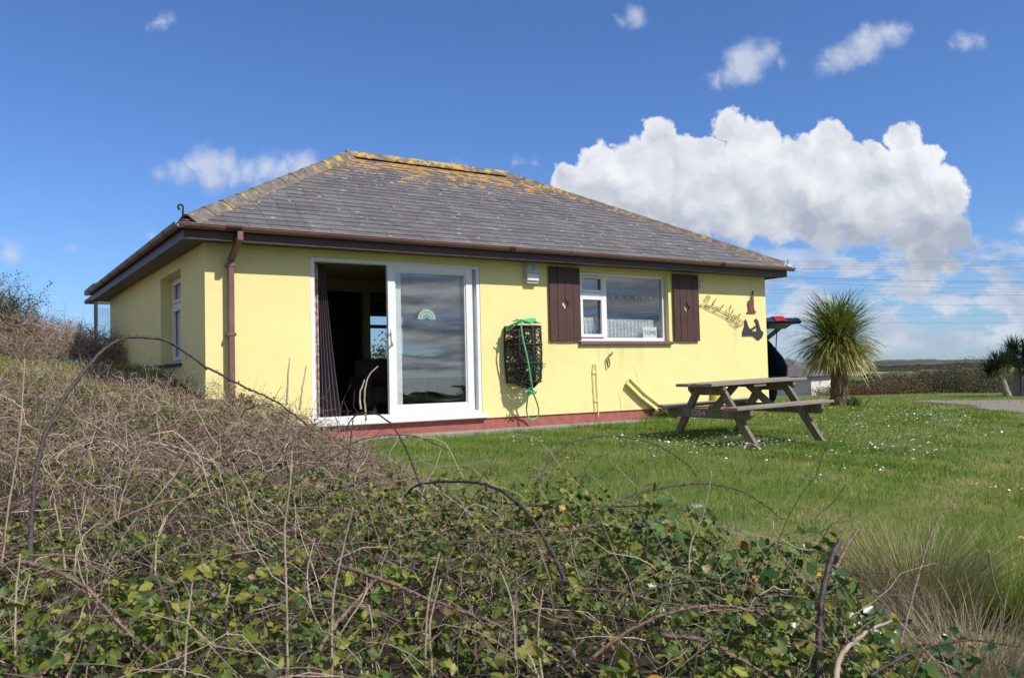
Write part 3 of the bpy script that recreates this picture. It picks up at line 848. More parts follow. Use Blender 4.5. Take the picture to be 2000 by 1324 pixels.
def m_ridge():
    m, t, p = mat('ridge_tile', (0.2, 0.12, 0.08), 0.8, 0.3)
    v = pos(t); xyz = t.sep(v)
    c = t.mix(t.ss(t.noise(v, 9, 5, 0.65), 0.35, 0.65), (0.115, 0.092, 0.075), (0.215, 0.180, 0.155))
    prox = t.ss(xyz[2], 3.6, 4.6)
    ln = t.m('ADD', t.noise(v, 5, 5, 0.6), t.m('MULTIPLY', prox, 0.13))
    c = t.mix(t.m('MULTIPLY', t.ss(ln, 0.615, 0.68), 0.9), c, t.mix(t.noise(v, 18, 3), (0.58, 0.27, 0.015), (0.42, 0.36, 0.08)))
    c = t.mix(t.m('MULTIPLY', t.ss(t.noise(v, 13, 4, 0.6), 0.6, 0.68), 0.6), c, (0.42, 0.40, 0.35))
    t.l.new(c, p.inputs['Base Color']); bump(t, p, t.noise(v, 30, 4, 0.6), 0.5, 0.006)
    return m
M['ridge_t'] = m_ridge()
hz = 0.035
cap_tiles((ex0+0.04, ey0+0.04, ez+0.03+hz-0.02), (rx0, ry, rz+hz), None, 13, 0.145)
cap_tiles((ex1-0.04, ey0+0.04, ez+0.03+hz-0.02), (rx1, ry, rz+hz), None, 13, 0.13)
cap_tiles((rx0-0.05, ry, rz+hz+0.01), (rx1+0.05, ry, rz+hz+0.01), None, 8, 0.15)
# fascia, soffit
fb = MB()
fz0, fz1 = 2.285, 2.452
fb.box(ex0, ex1, ey0, ey0+0.022, fz0, fz1); fb.box(ex0, ex0+0.022, ey0+0.022, ey1-0.022, fz0, fz1)
fb.box(ex0, ex1, ey1-0.022, ey1, fz0, fz1); fb.box(ex1-0.022, ex1, ey0+0.022, ey1-0.022, fz0, fz1)
fb.build('fascia', M['fascia'], house)
so_ = MB(); so_.box(ex0+0.022, ex1-0.022, ey0+0.022, -0.002, TOP-0.008, TOP+0.01); so_.box(ex0+0.022, -0.002, -0.002, ey1-0.022, TOP-0.008, TOP+0.01)
so_.box(W+0.002, ex1-0.022, -0.002, ey1-0.022, TOP-0.008, TOP+0.01); so_.box(-0.002, W+0.002, DEP+0.002, ey1-0.022, TOP-0.008, TOP+0.01)
so_.build('soffit', M['fascia'], house)
# gutters : half round
def gutter(A, B, outward, name='gutter'):
    A, B = Vector(A), Vector(B); o_ = Vector(outward); up = Vector((0, 0, 1)); mb = MB()
    R_ = 0.056; n = 10; vs = []
    for P_ in (A, B):
        for rr in (R_, R_-0.004):
            for k in range(n+1):
                a = math.pi*k/n
                vs.append(P_+o_*(math.cos(a)*rr)-up*(math.sin(a)*rr))
    m1 = n+1; f = []
    for k in range(n):
        f.append((k, k+1, k+1+2*m1, k+2*m1)); f.append((k+m1, k+m1+2*m1, k+1+3*m1, k+1+m1))
        f.append((k, k+m1, k+m1+1, k+1)); f.append((k+2*m1, k+1+2*m1, k+1+3*m1, k+3*m1))
    f.append((0, 2*m1, 3*m1, m1)); f.append((n, n+m1, n+3*m1, n+2*m1))
    g_ = mb.add([tuple(p) for p in vs], f).build(name, M['gutter'], house, smooth=False)
    # rolled lip
    L = (B-A).normalized()
    lip = MB().tube([tuple(A+o_*R_), tuple(B+o_*R_)], 0.006, 6).build('gutter_lip', M['gutter'], g_)
    return g_
gy_, gz_ = ey0-0.058, 2.452
g1 = gutter((ex0-0.07, gy_, gz_), (ex1+0.10, gy_, gz_-0.015), (0, -1, 0))
g2 = gutter((ex0-0.058, ey0-0.1, gz_), (ex0-0.058, ey1+0.1, gz_), (-1, 0, 0))
def clip(g_, c, axis_, wid, mt='gutter', rr=0.0615):
    mb = MB(); n = 10; vs = []; c = Vector(c); L = Vector((1, 0, 0)) if axis_ == 'x' else Vector((0, 1, 0)); o_ = Vector((0, -1, 0)) if axis_ == 'x' else Vector((-1, 0, 0))
    for sgn in (-1, 1):
        for k in range(n+1):
            a = math.pi*k/n-0.12+0.24*k/n
            vs.append(c+L*(sgn*wid/2)+o_*(math.cos(a)*rr)-Vector((0, 0, 1))*(math.sin(a)*rr))
    f = [(k, k+1, k+n+2, k+n+1) for k in range(n)]
    for sgn, b in ((-1, 0), (1, n+1)):
        pass
    mb.add([tuple(p) for p in vs], f)
    # thickness: inner skin
    vs2 = []
    for sgn in (-1, 1):
        for k in range(n+1):
            a = math.pi*k/n-0.12+0.24*k/n
            vs2.append(c+L*(sgn*wid/2)+o_*(math.cos(a)*(rr-0.004))-Vector((0, 0, 1))*(math.sin(a)*(rr-0.004)))
    b = len(mb.v); mb.add([tuple(p) for p in vs2], [(k+n+1, k+n+2, k+1, k) for k in range(n)])
    for k in range(n):
        mb.f.append((k, k+b, k+1+b, k+1)); mb.mi.append(0)
        mb.f.append((k+n+1, k+n+2, k+n+2+b, k+n+1+b)); mb.mi.append(0)
    return mb.build('gutter_clip', M[mt], g_)
for px, wd, mt in [(375, .03, 'gutter'), (398, .02, 'gutter'), (638, .03, 'gutter'), (793, .03, 'gutter'), (931, .03, 'gutter'), (1001, .10, 'gutter_dark'), (1118, .03, 'gutter'),
                   (1224, .03, 'gutter'), (1320, .03, 'gutter'), (1411, .11, 'gutter_dark'), (1466, .03, 'gutter'), (458, .19, 'gutter_dark')]:
    x = on_wall(px, 480, ey0-0.1)[0]
    clip(g1, (x, gy_, gz_-0.015*(x/10.0)), 'x', wd, mt)
for k in range(9): clip(g2, (ex0-0.058, 0.3+k*0.9, gz_), 'y', 0.04, 'gutter_dark')
# downpipe
dp = MB()
def sq_pipe(mb, path, s=0.034):
    for a, b in zip(path[:-1], path[1:]):
        a, b = Vector(a), Vector(b); d = (b-a); L = d.length; d.normalize()
        x_ = Vector((1, 0, 0)); y_ = d.cross(x_).normalized(); T = Matrix((x_, y_, d)).transposed().to_4x4(); T.translation = a
        mb.box(-s, s, -s, s, -0.012, L+0.012, T, ch=0.006)
px_ = 0.285
sq_pipe(dp, [(px_+0.035, gy_, gz_-0.045), (px_+0.035, gy_, gz_-0.15)]); sq_pipe(dp, [(px_+0.03, gy_, gz_-0.14), (px_, -0.075, gz_-0.36)]); sq_pipe(dp, [(px_, -0.075, gz_-0.36), (px_, -0.075, 0.1)])
dpo = dp.build('downpipe', M['gutter'], house)
for z in (2.03, 1.2): MB().box(px_-0.052, px_+0.052, -0.115, 0.0, z-0.02, z+0.02, ch=0.004).build('pipe_clip', M['gutter'], dpo)
# hip irons (curled)
def hip_iron(x, y, z, s, sc_=1.0, mt='iron'):
    pth = [(x, y, z), (x+s*0.0, y, z+0.10*sc_), (x-s*0.0, y, z+0.20*sc_)]
    for k in range(9):
        a = math.pi*k/8
        pth.append((x-s*(0.035-0.035*math.cos(a))*sc_, y, z+0.20*sc_+0.035*math.sin(a)*sc_))
    pth.append((x-s*0.06*sc_, y, z+0.165*sc_)); pth.append((x-s*0.045*sc_, y, z+0.155*sc_))
    MB().tube(pth, [0.012]*len(pth), 6).box(x-0.04, x+0.1, y-0.012, y+0.012, z-0.03, z+0.015).build('hip_iron', M[mt], house, smooth=True)
hip_iron(-0.30, -0.28, 2.50, 1, 0.75); hip_iron(W+0.28, -0.30, 2.49, -1, 0.5, 'alarm_grey')

# ---- sliding patio door
def frame_rect(mb, x0, x1, z0, z1, y0, y1, w, wt_=None, wb_=None, ch=0.004):
    wt_ = wt_ or w; wb_ = wb_ or w
    mb.box(x0, x0+w, y0, y1, z0, z1, ch=ch); mb.box(x1-w, x1, y0, y1, z0, z1, ch=ch)
    mb.box(x0+w, x1-w, y0+0.001, y1-0.001, z1-wt_, z1, ch=ch); mb.box(x0+w, x1-w, y0+0.001, y1-0.001, z0, z0+wb_, ch=ch)
of = MB()
frame_rect(of, 1.302, 3.808, 0.10, 2.203, 0.005, 0.13, 0.055, 0.05, 0.05)
pdoor = of.build('patio_door', M['upvc'], house)
MB().box(1.24, 3.87, -0.055, 0.10, 0.035, 0.098, ch=0.008).build('door_sill', M['upvc'], pdoor)
fx = MB(); frame_rect(fx, 2.52, 3.75, 0.15, 2.15, 0.088, 0.122, 0.085)
fx.build('fixed_sash', M['upvc'], pdoor)
MB().box(2.60, 3.67, 0.102, 0.106, 0.23, 2.07).build('fixed_pane', M['glass'], pdoor)
sash = MB(); frame_rect(sash, 2.375, 3.69, 0.152, 2.165, 0.012, 0.07, 0.105, 0.085, 0.10)
sdoor = sash.build('sliding_door', M['upvc'], house)
bead = MB(); frame_rect(bead, 2.48, 3.585, 0.252, 2.08, 0.030, 0.055, 0.018, ch=0.002)
bead.build('glazing_bead', M['upvc'], sdoor)
MB().box(2.49, 3.575, 0.036, 0.042, 0.26, 2.07).build('pane', M['glass'], sdoor)
hd = MB().box(2.405, 2.445, -0.004, 0.014, 1.07, 1.29, ch=0.004)
hd.tube([(2.43, -0.003, 1.27), (2.40, -0.05, 1.262), (2.385, -0.065, 1.23), (2.385, -0.065, 1.13), (2.40, -0.05, 1.10), (2.43, -0.003, 1.09)], 0.011, 8)
hd.build('handle', M['upvc'], sdoor, smooth=False)
# rainbow sticker
rb = MB(); cx_, cz_ = 2.965, 1.43
for k, (r0, r1) in enumerate([(0.116, 0.138), (0.094, 0.116), (0.073, 0.094), (0.051, 0.073), (0.024, 0.051)]):
    n = 14; vs = []
    for q_ in range(n+1):
        a = math.pi*q_/n
        for r_ in (r0+0.001, r1-0.001): vs += [(cx_+math.cos(a)*r_, 0.0335, cz_+math.sin(a)*r_*1.02)]
    rb.add(vs, [(2*q_, 2*q_+1, 2*q_+3, 2*q_+2) for q_ in range(n)], mi=[0, 1, 2, 1, 3][k])
rb.build('rainbow_sticker', [M['sticker1'], M['sticker2'], M['sticker3'], M['sticker4']], sdoor)
hearts = MB()
for k in range(7):
    x, z = cx_+random.uniform(-0.06, 0.12), cz_-random.uniform(0.04, 0.13)
    hearts.add([(x, 0.0335, z), (x+0.013, 0.0335, z+0.014), (x, 0.0335, z+0.009), (x-0.013, 0.0335, z+0.014)], [(0, 1, 2), (0, 2, 3)])
hearts.build('heart_stickers', M['sticker2'], sdoor)

# ---- front window
win = MB(); Y0, Y1 = 0.085, 0.15
frame_rect(win, 5.605, 7.455, 1.135, 2.222, Y0, Y1, 0.055)
win.box(6.135, 6.205, Y0-0.001, Y1, 1.19, 2.167, ch=0.004)
win.box(5.66, 6.135, Y0+0.001, Y1-0.002, 1.84, 1.90, ch=0.004)
window = win.build('front_window', M['upvc'], house)
cs = MB(); frame_rect(cs, 5.665, 6.13, 1.195, 1.835, Y0-0.022, Y0+0.02, 0.05); cs.build('casement', M['upvc'], window)
cs = MB(); frame_rect(cs, 5.665, 6.13, 1.905, 2.162, Y0-0.022, Y0+0.02, 0.04); cs.build('top_light', M['upvc'], window)
for (a, b, c_, d_) in ((5.715, 6.08, 1.245, 1.785), (5.705, 6.09, 1.945, 2.122), (6.205, 7.40, 1.19, 2.167)):
    MB().box(a, b, Y0+0.025, Y0+0.029, c_, d_).build('pane', M['glass'], window)
MB().box(5.56, 7.50, -0.055, 0.085, 1.075, 1.13, ch=0.008).build('window_sill', M['gutter'], window)
# things behind the window pane
net = MB()
def wavy(mb, x0, x1, z0, z1, y, amp, waves, n=60, flare=0.0):
    vs = []
    for k in range(n+1):
        f_ = k/n; yy = math.sin(f_*waves*2*math.pi+0.6*math.sin(f_*17))*amp
        vs += [(x0+(x1-x0)*f_, y+yy*0.6, z1), (x0+(x1-x0)*f_+flare*f_*f_, y+yy*1.2, z0)]
    b = [(2*k, 2*k+1, 2*k+3, 2*k+2) for k in range(n)]
    mb.add(vs, b)
wavy(net, 6.26, 7.30, 1.20, 1.50, 0.22, 0.016, 14, 120)
tag(net.build('net_curtain', M['net']), 'white gathered net half-curtain behind the large pane of the front window', 'curtain')
net = MB(); wavy(net, 5.72, 6.02, 1.20, 1.52, 0.22, 0.016, 4, 40, flare=0.10)
tag(net.build('net_curtain', M['net']), 'white patterned net curtain swept aside behind the small left casement', 'curtain')
def text_mesh(body, size, ext=0.001):
    cu = bpy.data.curves.new('t', 'FONT'); cu.body = body; cu.size = size; cu.extrude = ext; cu.align_x = 'CENTER'; cu.align_y = 'CENTER'
    ob = bpy.data.objects.new('t', cu); C.objects.link(ob)
    bpy.context.view_layer.update()
    dg = bpy.context.evaluated_depsgraph_get()
    me = bpy.data.meshes.new_from_object(ob.evaluated_get(dg)); bpy.data.objects.remove(ob); return me
sg = empty('window_card', (7.15, 0.135, 1.19), local=True, label='small white card lettered TOMS standing in the lower right of the front window', cat='sign')
MB().box(-0.15, 0.15, 0, 0.003, 0.0, 0.185).build('card', M['paper'], sg)
tm = text_mesh('TOMS', 0.10); tm.materials.append(M['ink'])
to = bpy.data.objects.new('lettering', tm); C.objects.link(to); to.parent = sg; to.location = (0, -0.003, 0.082); to.rotation_euler = (math.pi/2, 0, 0)
garl = empty('star_garland', (6.8, 0.15, 1.86), local=True, label='string of six small white stars hung across the front window', cat='garland')
MB().tube([(-0.45, 0, 0.06), (0, 0, 0.045), (0.45, 0, 0.06)], 0.0015, 4).build('string', M['paper'], garl)
for k in range(6):
    st = []
    for q_ in range(10):
        a = math.pi/2+math.pi*q_/5; r_ = 0.024 if q_ % 2 == 0 else 0.012
        st.append((-0.40+k*0.16+math.cos(a)*r_, math.sin(a)*r_))
    MB().prism(st, 0, 0.003).build('star', M['paper'], garl)
# curtain inside right of window (dark)
dk = MB(); wavy(dk, 7.36, 7.62, 1.0, 2.2, 0.32, 0.02, 4, 24)
tag(dk.build('window_curtain', M['curtain']), 'dark curtain drawn back at the right side of the front window', 'curtain')

# ---- side window
sw = MB()
def frame_y(mb, y0, y1, z0, z1, x0, x1, w):
    mb.box(x0, x1, y0, y0+w, z0, z1, ch=0.004); mb.box(x0, x1, y1-w, y1, z0, z1, ch=0.004)
    mb.box(x0+0.001, x1-0.001, y0+w, y1-w, z1-w, z1, ch=0.004); mb.box(x0+0.001, x1-0.001, y0+w, y1-w, z0, z0+w, ch=0.004)
frame_y(sw, 1.335, 2.695, 0.90, 2.148, 0.17, 0.235, 0.05); sw.box(0.171, 0.234, 1.385, 2.645, 1.72, 1.78, ch=0.004)
sw.box(0.172, 0.233, 2.0, 2.05, 0.95, 1.72, ch=0.004)
swo = sw.build('side_window', M['upvc'], house)
cs = MB(); frame_y(cs, 2.055, 2.64, 0.955, 1.715, 0.150, 0.19, 0.05); cs.build('casement', M['upvc'], swo)
cs = MB(); frame_y(cs, 1.39, 2.64, 1.785, 2.095, 0.150, 0.19, 0.045); cs.build('top_light', M['upvc'], swo)
for (a, b, c_, d_) in ((2.105, 2.59, 1.005, 1.665), (1.435, 2.595, 1.83, 2.05), (1.385, 2.0, 0.95, 1.72)):
    MB().box(0.200, 0.204, a, b, c_, d_).build('pane', M['glass'], swo)
MB().box(-0.05, 0.17, 1.30, 2.74, 0.862, 0.898, ch=0.005).build('window_sill', M['gutter_dark'], swo)
# back window
bw = MB(); frame_rect(bw, 5.205, 6.295, 1.025, 2.115, DEP-0.16, DEP-0.10, 0.06); bw.box(5.265, 6.235, DEP-0.159, DEP-0.101, 1.78, 1.86, ch=0.004)
bwo = bw.build('back_window', M['upvc'], house)
MB().box(5.265, 6.235, DEP-0.132, DEP-0.128, 1.085, 2.055).build('pane', M['glass'], bwo)

# ---- shutters
def shutter(x0, name_label):
    wS = 0.585; z0, z1 = 1.135, 2.255
    bb_ = MB(); bb_.box(x0+0.03, x0+wS-0.03, -0.022, -0.003, z0+0.10, z0+0.17, ch=0.003); bb_.box(x0+0.03, x0+wS-0.03, -0.022, -0.003, z1-0.17, z1-0.10, ch=0.003)
    sh_ = bb_.build('shutter', M['shutter'], house); sh_['label'] = name_label
    pw = wS/4; zc, hh, hw = (z0+z1)/2+0.0, 0.085, 0.060
    for k in range(4):
        a = x0+k*pw+0.003; b = x0+(k+1)*pw-0.003; y0, y1 = -0.046-random.uniform(0, 0.002), -0.0235
        if k in (0, 3):
            MB().box(a, b, y0, y1, z0, z1, ch=0.003).build('plank', M['shutter'], sh_)
        elif k == 1:
            MB().prism([(a, z0), (b, z0), (b, zc-hh), (b-hw, zc), (b, zc+hh), (b, z1), (a, z1)], y0, y1).build('plank', M['shutter'], sh_)
        else:
            MB().prism([(a, z0), (b, z0), (b, z1), (a, z1), (a, zc+hh), (a+hw, zc), (a, zc-hh)], y0, y1).build('plank', M['shutter'], sh_)
        for z in (z0+0.115, z1-0.105):
            mb = MB(); c0 = (a+b)/2; n = 8; r_ = 0.011
            vs = [(c0+math.cos(2*math.pi*q/n)*r_, y0, z+math.sin(2*math.pi*q/n)*r_) for q in range(n)]+[(c0+math.cos(2*math.pi*q/n)*r_*0.6, y0-0.006, z+math.sin(2*math.pi*q/n)*r_*0.6) for q in range(n)]
            mb.add(vs, [(q, (q+1) % n, n+(q+1) % n, n+q) for q in range(n)]+[tuple(range(n, 2*n))]).build('nail_head', M['iron'], sh_)
shutter(5.0, 'dark brown plank shutter left of the front window')
shutter(7.54, 'dark brown plank shutter right of the front window')

# ---- interior: curtains in the doorway
cu = MB()
vs = []; n = 48
for k in range(n+1):
    f_ = k/n
    for q_ in range(7):
        h = q_/6; top_w, bot_w = 0.10, 0.30
        wd_ = top_w+(bot_w-top_w)*(1-h)**1.3
        x = 1.49+wd_*f_; y = 0.26+0.03*math.sin(f_*5*2*math.pi)*(0.5+0.5*(1-h))
        vs.append((x, y, 0.12+2.03*h))
f = [(k*7+q_, (k+1)*7+q_, (k+1)*7+q_+1, k*7+q_+1) for k in range(n) for q_ in range(6)]
tag(cu.add(vs, f).build('door_curtain', M['curtain'], smooth=True), 'plum grey curtain hanging at the left of the open patio door', 'curtain')
cu = MB(); wavy(cu, 1.36, 1.47, 0.12, 2.14, 0.20, 0.012, 3, 30)
tag(cu.build('lining_curtain', M['pattern']), 'narrow pale patterned curtain edge against the left door frame', 'curtain')
# armchair hint inside the dark room
ch_ = empty('armchair', (3.2, 1.9, 0.09), local=True, label='dark upholstered armchair in the shade just inside the patio door', cat='armchair')
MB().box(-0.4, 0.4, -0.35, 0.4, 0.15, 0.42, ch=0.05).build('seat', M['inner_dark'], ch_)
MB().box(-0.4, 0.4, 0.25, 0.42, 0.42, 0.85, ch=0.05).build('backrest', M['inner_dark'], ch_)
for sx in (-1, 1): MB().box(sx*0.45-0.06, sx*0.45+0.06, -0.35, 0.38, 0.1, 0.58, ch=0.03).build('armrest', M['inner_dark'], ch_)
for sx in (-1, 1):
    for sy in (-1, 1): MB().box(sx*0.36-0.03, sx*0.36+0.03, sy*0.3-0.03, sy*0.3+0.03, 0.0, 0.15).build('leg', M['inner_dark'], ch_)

# ------------------------------------------------------------------ wall things
al = empty('alarm_box', (4.68, 0, 1.985), local=True, label='white burglar alarm bell box high on the wall left of the shutters', cat='alarm')
b_ = MB(); b_.prism([(-0.115, 0.06), (-0.09, 0.0), (0.09, 0.0), (0.115, 0.06), (0.115, 0.31), (0.105, 0.325), (-0.105, 0.325), (-0.115, 0.31)], -0.075, 0.0); b_.build('housing', M['alarm_grey'], al)
b_ = MB(); b_.box(-0.105, 0.105, -0.098, -0.075, 0.03, 0.145, ch=0.012); b_.build('strobe_lens', M['alarm'], al)
b_ = MB(); b_.box(-0.100, 0.100, -0.088, -0.075, 0.15, 0.315, ch=0.008); b_.build('cover', M['alarm_grey'], al)
b_ = MB(); b_.prism([(-0.02, 0.18), (0.02, 0.18), (0.035, 0.24), (0.01, 0.275), (-0.02, 0.25)], -0.0885, -0.087); b_.build('emblem', M['blue_print'], al)
vt = empty('wall_vent', (8.245, 0, 2.11), local=True, label='small square pale grey vent plate right of the right shutter', cat='vent')
MB().box(-0.06, 0.06, -0.014, 0, -0.065, 0.065, ch=0.004).build('plate', M['alarm_grey'], vt)
for k in range(5): MB().box(-0.045, 0.045, -0.019, -0.014, -0.045+k*0.021, -0.037+k*0.021).build('louvre', M['alarm'], vt)

# iron script sign, traced as strokes in wall plane
scr = [[(110, 530), (220, 575), (300, 645), (450, 700), (650, 800), (850, 900), (1050, 1000), (1250, 1070), (1262, 1120), (1200, 1140), (1110, 1110), (1150, 1060), (1190, 1100), (1180, 1180), (1050, 1120), (930, 1020), (915, 950), (870, 925)],
       [(110, 545), (90, 590), (130, 600)], [(120, 500), (180, 520), (200, 480)],
       [(230, 560), (260, 500), (330, 530), (450, 585), (640, 670), (830, 750), (1000, 830), (1200, 900), (1320, 970), (1345, 1060), (1300, 1140), (1265, 1090)],
       [(400, 290), (330, 320), (285, 290), (320, 240), (400, 270), (395, 330), (340, 420), (280, 500), (240, 560), (330, 620), (410, 610), (380, 560), (280, 540)],
       [(230, 350), (250, 430), (300, 400), (290, 360), (240, 370)],
       [(430, 560), (460, 500), (500, 440), (540, 380), (600, 340), (560, 350), (500, 470), (470, 580)],
       [(500, 600), (540, 570), (600, 590), (580, 640), (520, 620)], [(600, 600), (650, 590), (690, 620), (680, 665), (630, 660), (610, 620)],
       [(700, 670), (705, 620), (750, 560), (765, 510), (790, 540), (740, 590)],
       [(900, 650), (860, 670), (850, 720), (900, 780), (960, 800), (940, 860), (860, 850), (760, 790)],
       [(950, 800), (960, 700), (970, 600), (1000, 520), (1010, 560), (980, 620)],
       [(1000, 790), (1040, 720), (1075, 640), (1060, 700), (1010, 780)],
       [(1040, 830), (1090, 800), (1130, 810), (1150, 850), (1100, 870), (1050, 850)], [(1150, 860), (1190, 830), (1215, 870), (1230, 920)],
       [(1215, 880), (1240, 800), (1265, 760), (1275, 790), (1245, 830)],
       [(480, 690), (540, 680), (570, 700), (530, 720)], [(890, 900), (930, 860), (1000, 870), (1040, 930), (1100, 960), (1080, 900), (1120, 950), (1180, 1030)],
       [(1000, 900), (1020, 960), (1060, 1020), (1100, 1000)], [(1180, 980), (1240, 990), (1250, 1040)]]
sc_root = MB()
for st in scr:
    pts = [on_wall(1360+a/14.71, 560+b/14.71, -0.02) for a, b in st]
    # smooth once (Chaikin)
    for _ in range(2):
        q_ = [pts[0]]
        for a, b in zip(pts[:-1], pts[1:]): q_ += [a*0.75+b*0.25, a*0.25+b*0.75]
        q_.append(pts[-1]); pts = q_
    sc_root.tube([tuple(p) for p in pts], 0.0045, 5)
tag(sc_root.build('script_sign', M['olive_iron'], smooth=True), 'thin wrought iron name in cursive letters with flourishes, slanting down the wall', 'sign')
def silhouette(pts, name, m, label, ox=1350, oy=550, s=8.83, y=-0.02):
    w_ = [on_wall(ox+a/s, oy+b/s, y) for a, b in pts]
    o = MB().prism([(p[0], p[2]) for p in w_], y-0.004, y).build(name, m)
    return tag(o, label, 'wall ornament')
silhouette([(1022, 200), (1034, 262), (1048, 232), (1052, 160), (1072, 158), (1073, 250), (1078, 340), (1080, 440), (1090, 490), (1120, 525), (1115, 542), (960, 542), (970, 515), (995, 490), (985, 430), (978, 360), (988, 325), (1022, 300), (1036, 270), (1026, 262)], 'hare_ornament', M['rust'],
           'rusty brown metal silhouette of an upright sitting hare near the right corner of the wall')
silhouette([(890, 932), (893, 850), (915, 790), (930, 740), (924, 660), (938, 645), (962, 700), (985, 770), (1012, 818), (1060, 795), (1085, 768), (1122, 765), (1128, 785), (1085, 812), (1060, 838), (1030, 850), (1100, 858), (1140, 850), (1137, 780), (1128, 710), (1102, 668), (1094, 640), (1130, 642), (1160, 690), (1175, 755), (1200, 840), (1240, 862), (1242, 910), (1212, 975), (1160, 1003), (1118, 965), (1080, 930), (1000, 925)], 'figure_ornament', M['blacknavy'],
           'dark metal silhouette of a standing figure, a dog and a rock, lowest on the wall')

# lobster pot hanging on the wall
pot = empty('lobster_pot', (4.33, -0.2, 0.5), label='black netted lobster pot with green netting inside, hung on end on the wall', cat='lobster pot')
pw_, pd_, z0_, z1_ = 0.27, 0.34, 0.53, 1.33
pc = 4.46
def pot_pt(a, z):   # a 0..1 round the D section: left base -> arch -> right base
    tt = math.pi*a
    k = 1.0-0.10*sst(np.array(z), 0.7, 0.5)-0.03*(z > 1.25)
    return Vector((pc-math.cos(tt)*pw_*k*(1.0 if abs(math.cos(tt)) > 0.5 else 1.0), -0.03-(math.sin(tt)**0.7 if math.sin(tt) > 0 else 0)*pd_*k, z+0.05*(math.cos(tt))*0))
fr = MB()
for z in (z0_, z0_+0.27, z0_+0.54, z1_):
    arch = [tuple(pot_pt(a/10, z)) for a in range(11)]
    fr.tube(arch+[tuple(pot_pt(1, z)+Vector((0, 0, 0)))], 0.017, 7)
    fr.tube([tuple(pot_pt(0, z)), tuple(pot_pt(1, z))], 0.017, 7)
for a in (0, 0.25, 0.5, 0.75, 1.0):
    fr.tube([tuple(pot_pt(a, z0_)), tuple(pot_pt(a, (z0_+z1_)/2)), tuple(pot_pt(a, z1_))], 0.015, 7)
fr.build('frame', M['rubber'], pot, smooth=True)
nt = MB()
Nn, Nz = 18, 26
def jp(i_, k_):
    a = min(max(i_/Nn, 0), 1); z = z0_+(z1_-z0_)*min(max(k_/Nz, 0), 1)
    return pot_pt(a, z)+Vector((random.uniform(-.006, .006), random.uniform(-.006, .006), random.uniform(-.006, .006)))
gridp = [[jp(i_, k_) for k_ in range(Nz+1)] for i_ in range(Nn+1)]
for i_ in range(Nn):
    for k_ in range(Nz):
        if random.random() < 0.03: continue
        if (i_+k_) % 2 == 0: nt.tube([tuple(gridp[i_][k_]), tuple(gridp[i_+1][k_+1])], random.choice([0.005, 0.007, 0.009]), 3, caps=False)
        else: nt.tube([tuple(gridp[i_+1][k_]), tuple(gridp[i_][k_+1])], random.choice([0.005, 0.007, 0.009]), 3, caps=False)
# netted ends
for z in (z0_, z1_):
    for k in range(-5, 6):
        x = pc+k*0.048; dd_ = 0.03+pd_*math.sqrt(max(0, 1-(k*0.048/pw_)**2))**0.7
        nt.tube([(x, -0.03, z), (x+random.uniform(-.02, .02), -dd_, z)], 0.005, 3, caps=False)
    for k in range(7):
        y = -0.05-k*0.045; ww = pw_*math.sqrt(max(0, 1-((-y-0.03)/pd_)**2))
        nt.tube([(pc-ww, y, z), (pc+ww, y, z)], 0.005, 3, caps=False)
# sagging cod end of netting below
for k in range(40):
    a = random.uniform(0, 1); p0 = pot_pt(a, z0_+0.02); e = Vector((pc+0.0+random.uniform(-.05, .05), -0.22+random.uniform(-.05, .05), z0_-random.uniform(0.03, 0.10)))
    nt.tube([tuple(p0), tuple((p0+e)/2+Vector((0, 0, -0.035))), tuple(e)], 0.006, 3, caps=False)
# inner funnel netting (dark clutter)
for k in range(420):
    p0 = Vector((pc+random.uniform(-.19, .19), -random.uniform(.06, .24), random.uniform(z0_+.05, z1_-.05))); p1 = p0+Vector((random.uniform(-.06, .06), random.uniform(-.06, .05), random.uniform(-.10, .10)))
    nt.tube([tuple(p0), tuple(p1)], random.uniform(.004, .010), 3, caps=False)
tag(nt.build('netting', M['net_black'], pot), kind='stuff')
ng = MB()
for k in range(90):
    c0 = Vector((pc+0.13, -0.22, z0_+0.22)); p0 = c0+Vector((random.gauss(0, .055), random.gauss(0, .04), random.gauss(0, .06))); p1 = p0+Vector((random.uniform(-.06, .06), random.uniform(-.05, .05), random.uniform(-.06, .06)))
    ng.tube([tuple(p0), tuple((p0+p1)/2+Vector((0, -.015, .015))), tuple(p1)], 0.006, 4)
tag(ng.build('inner_netting', M['net_green'], pot), kind='stuff')
bt = MB()
for k in range(5):
    z = z0_+0.1+k*0.16; bt.box(pc-0.2+random.uniform(-.1, .2), pc-0.02+random.uniform(0, .15), -0.035, -0.02, z, z+0.05)
bt.build('bait_band', M['rust'], pot)
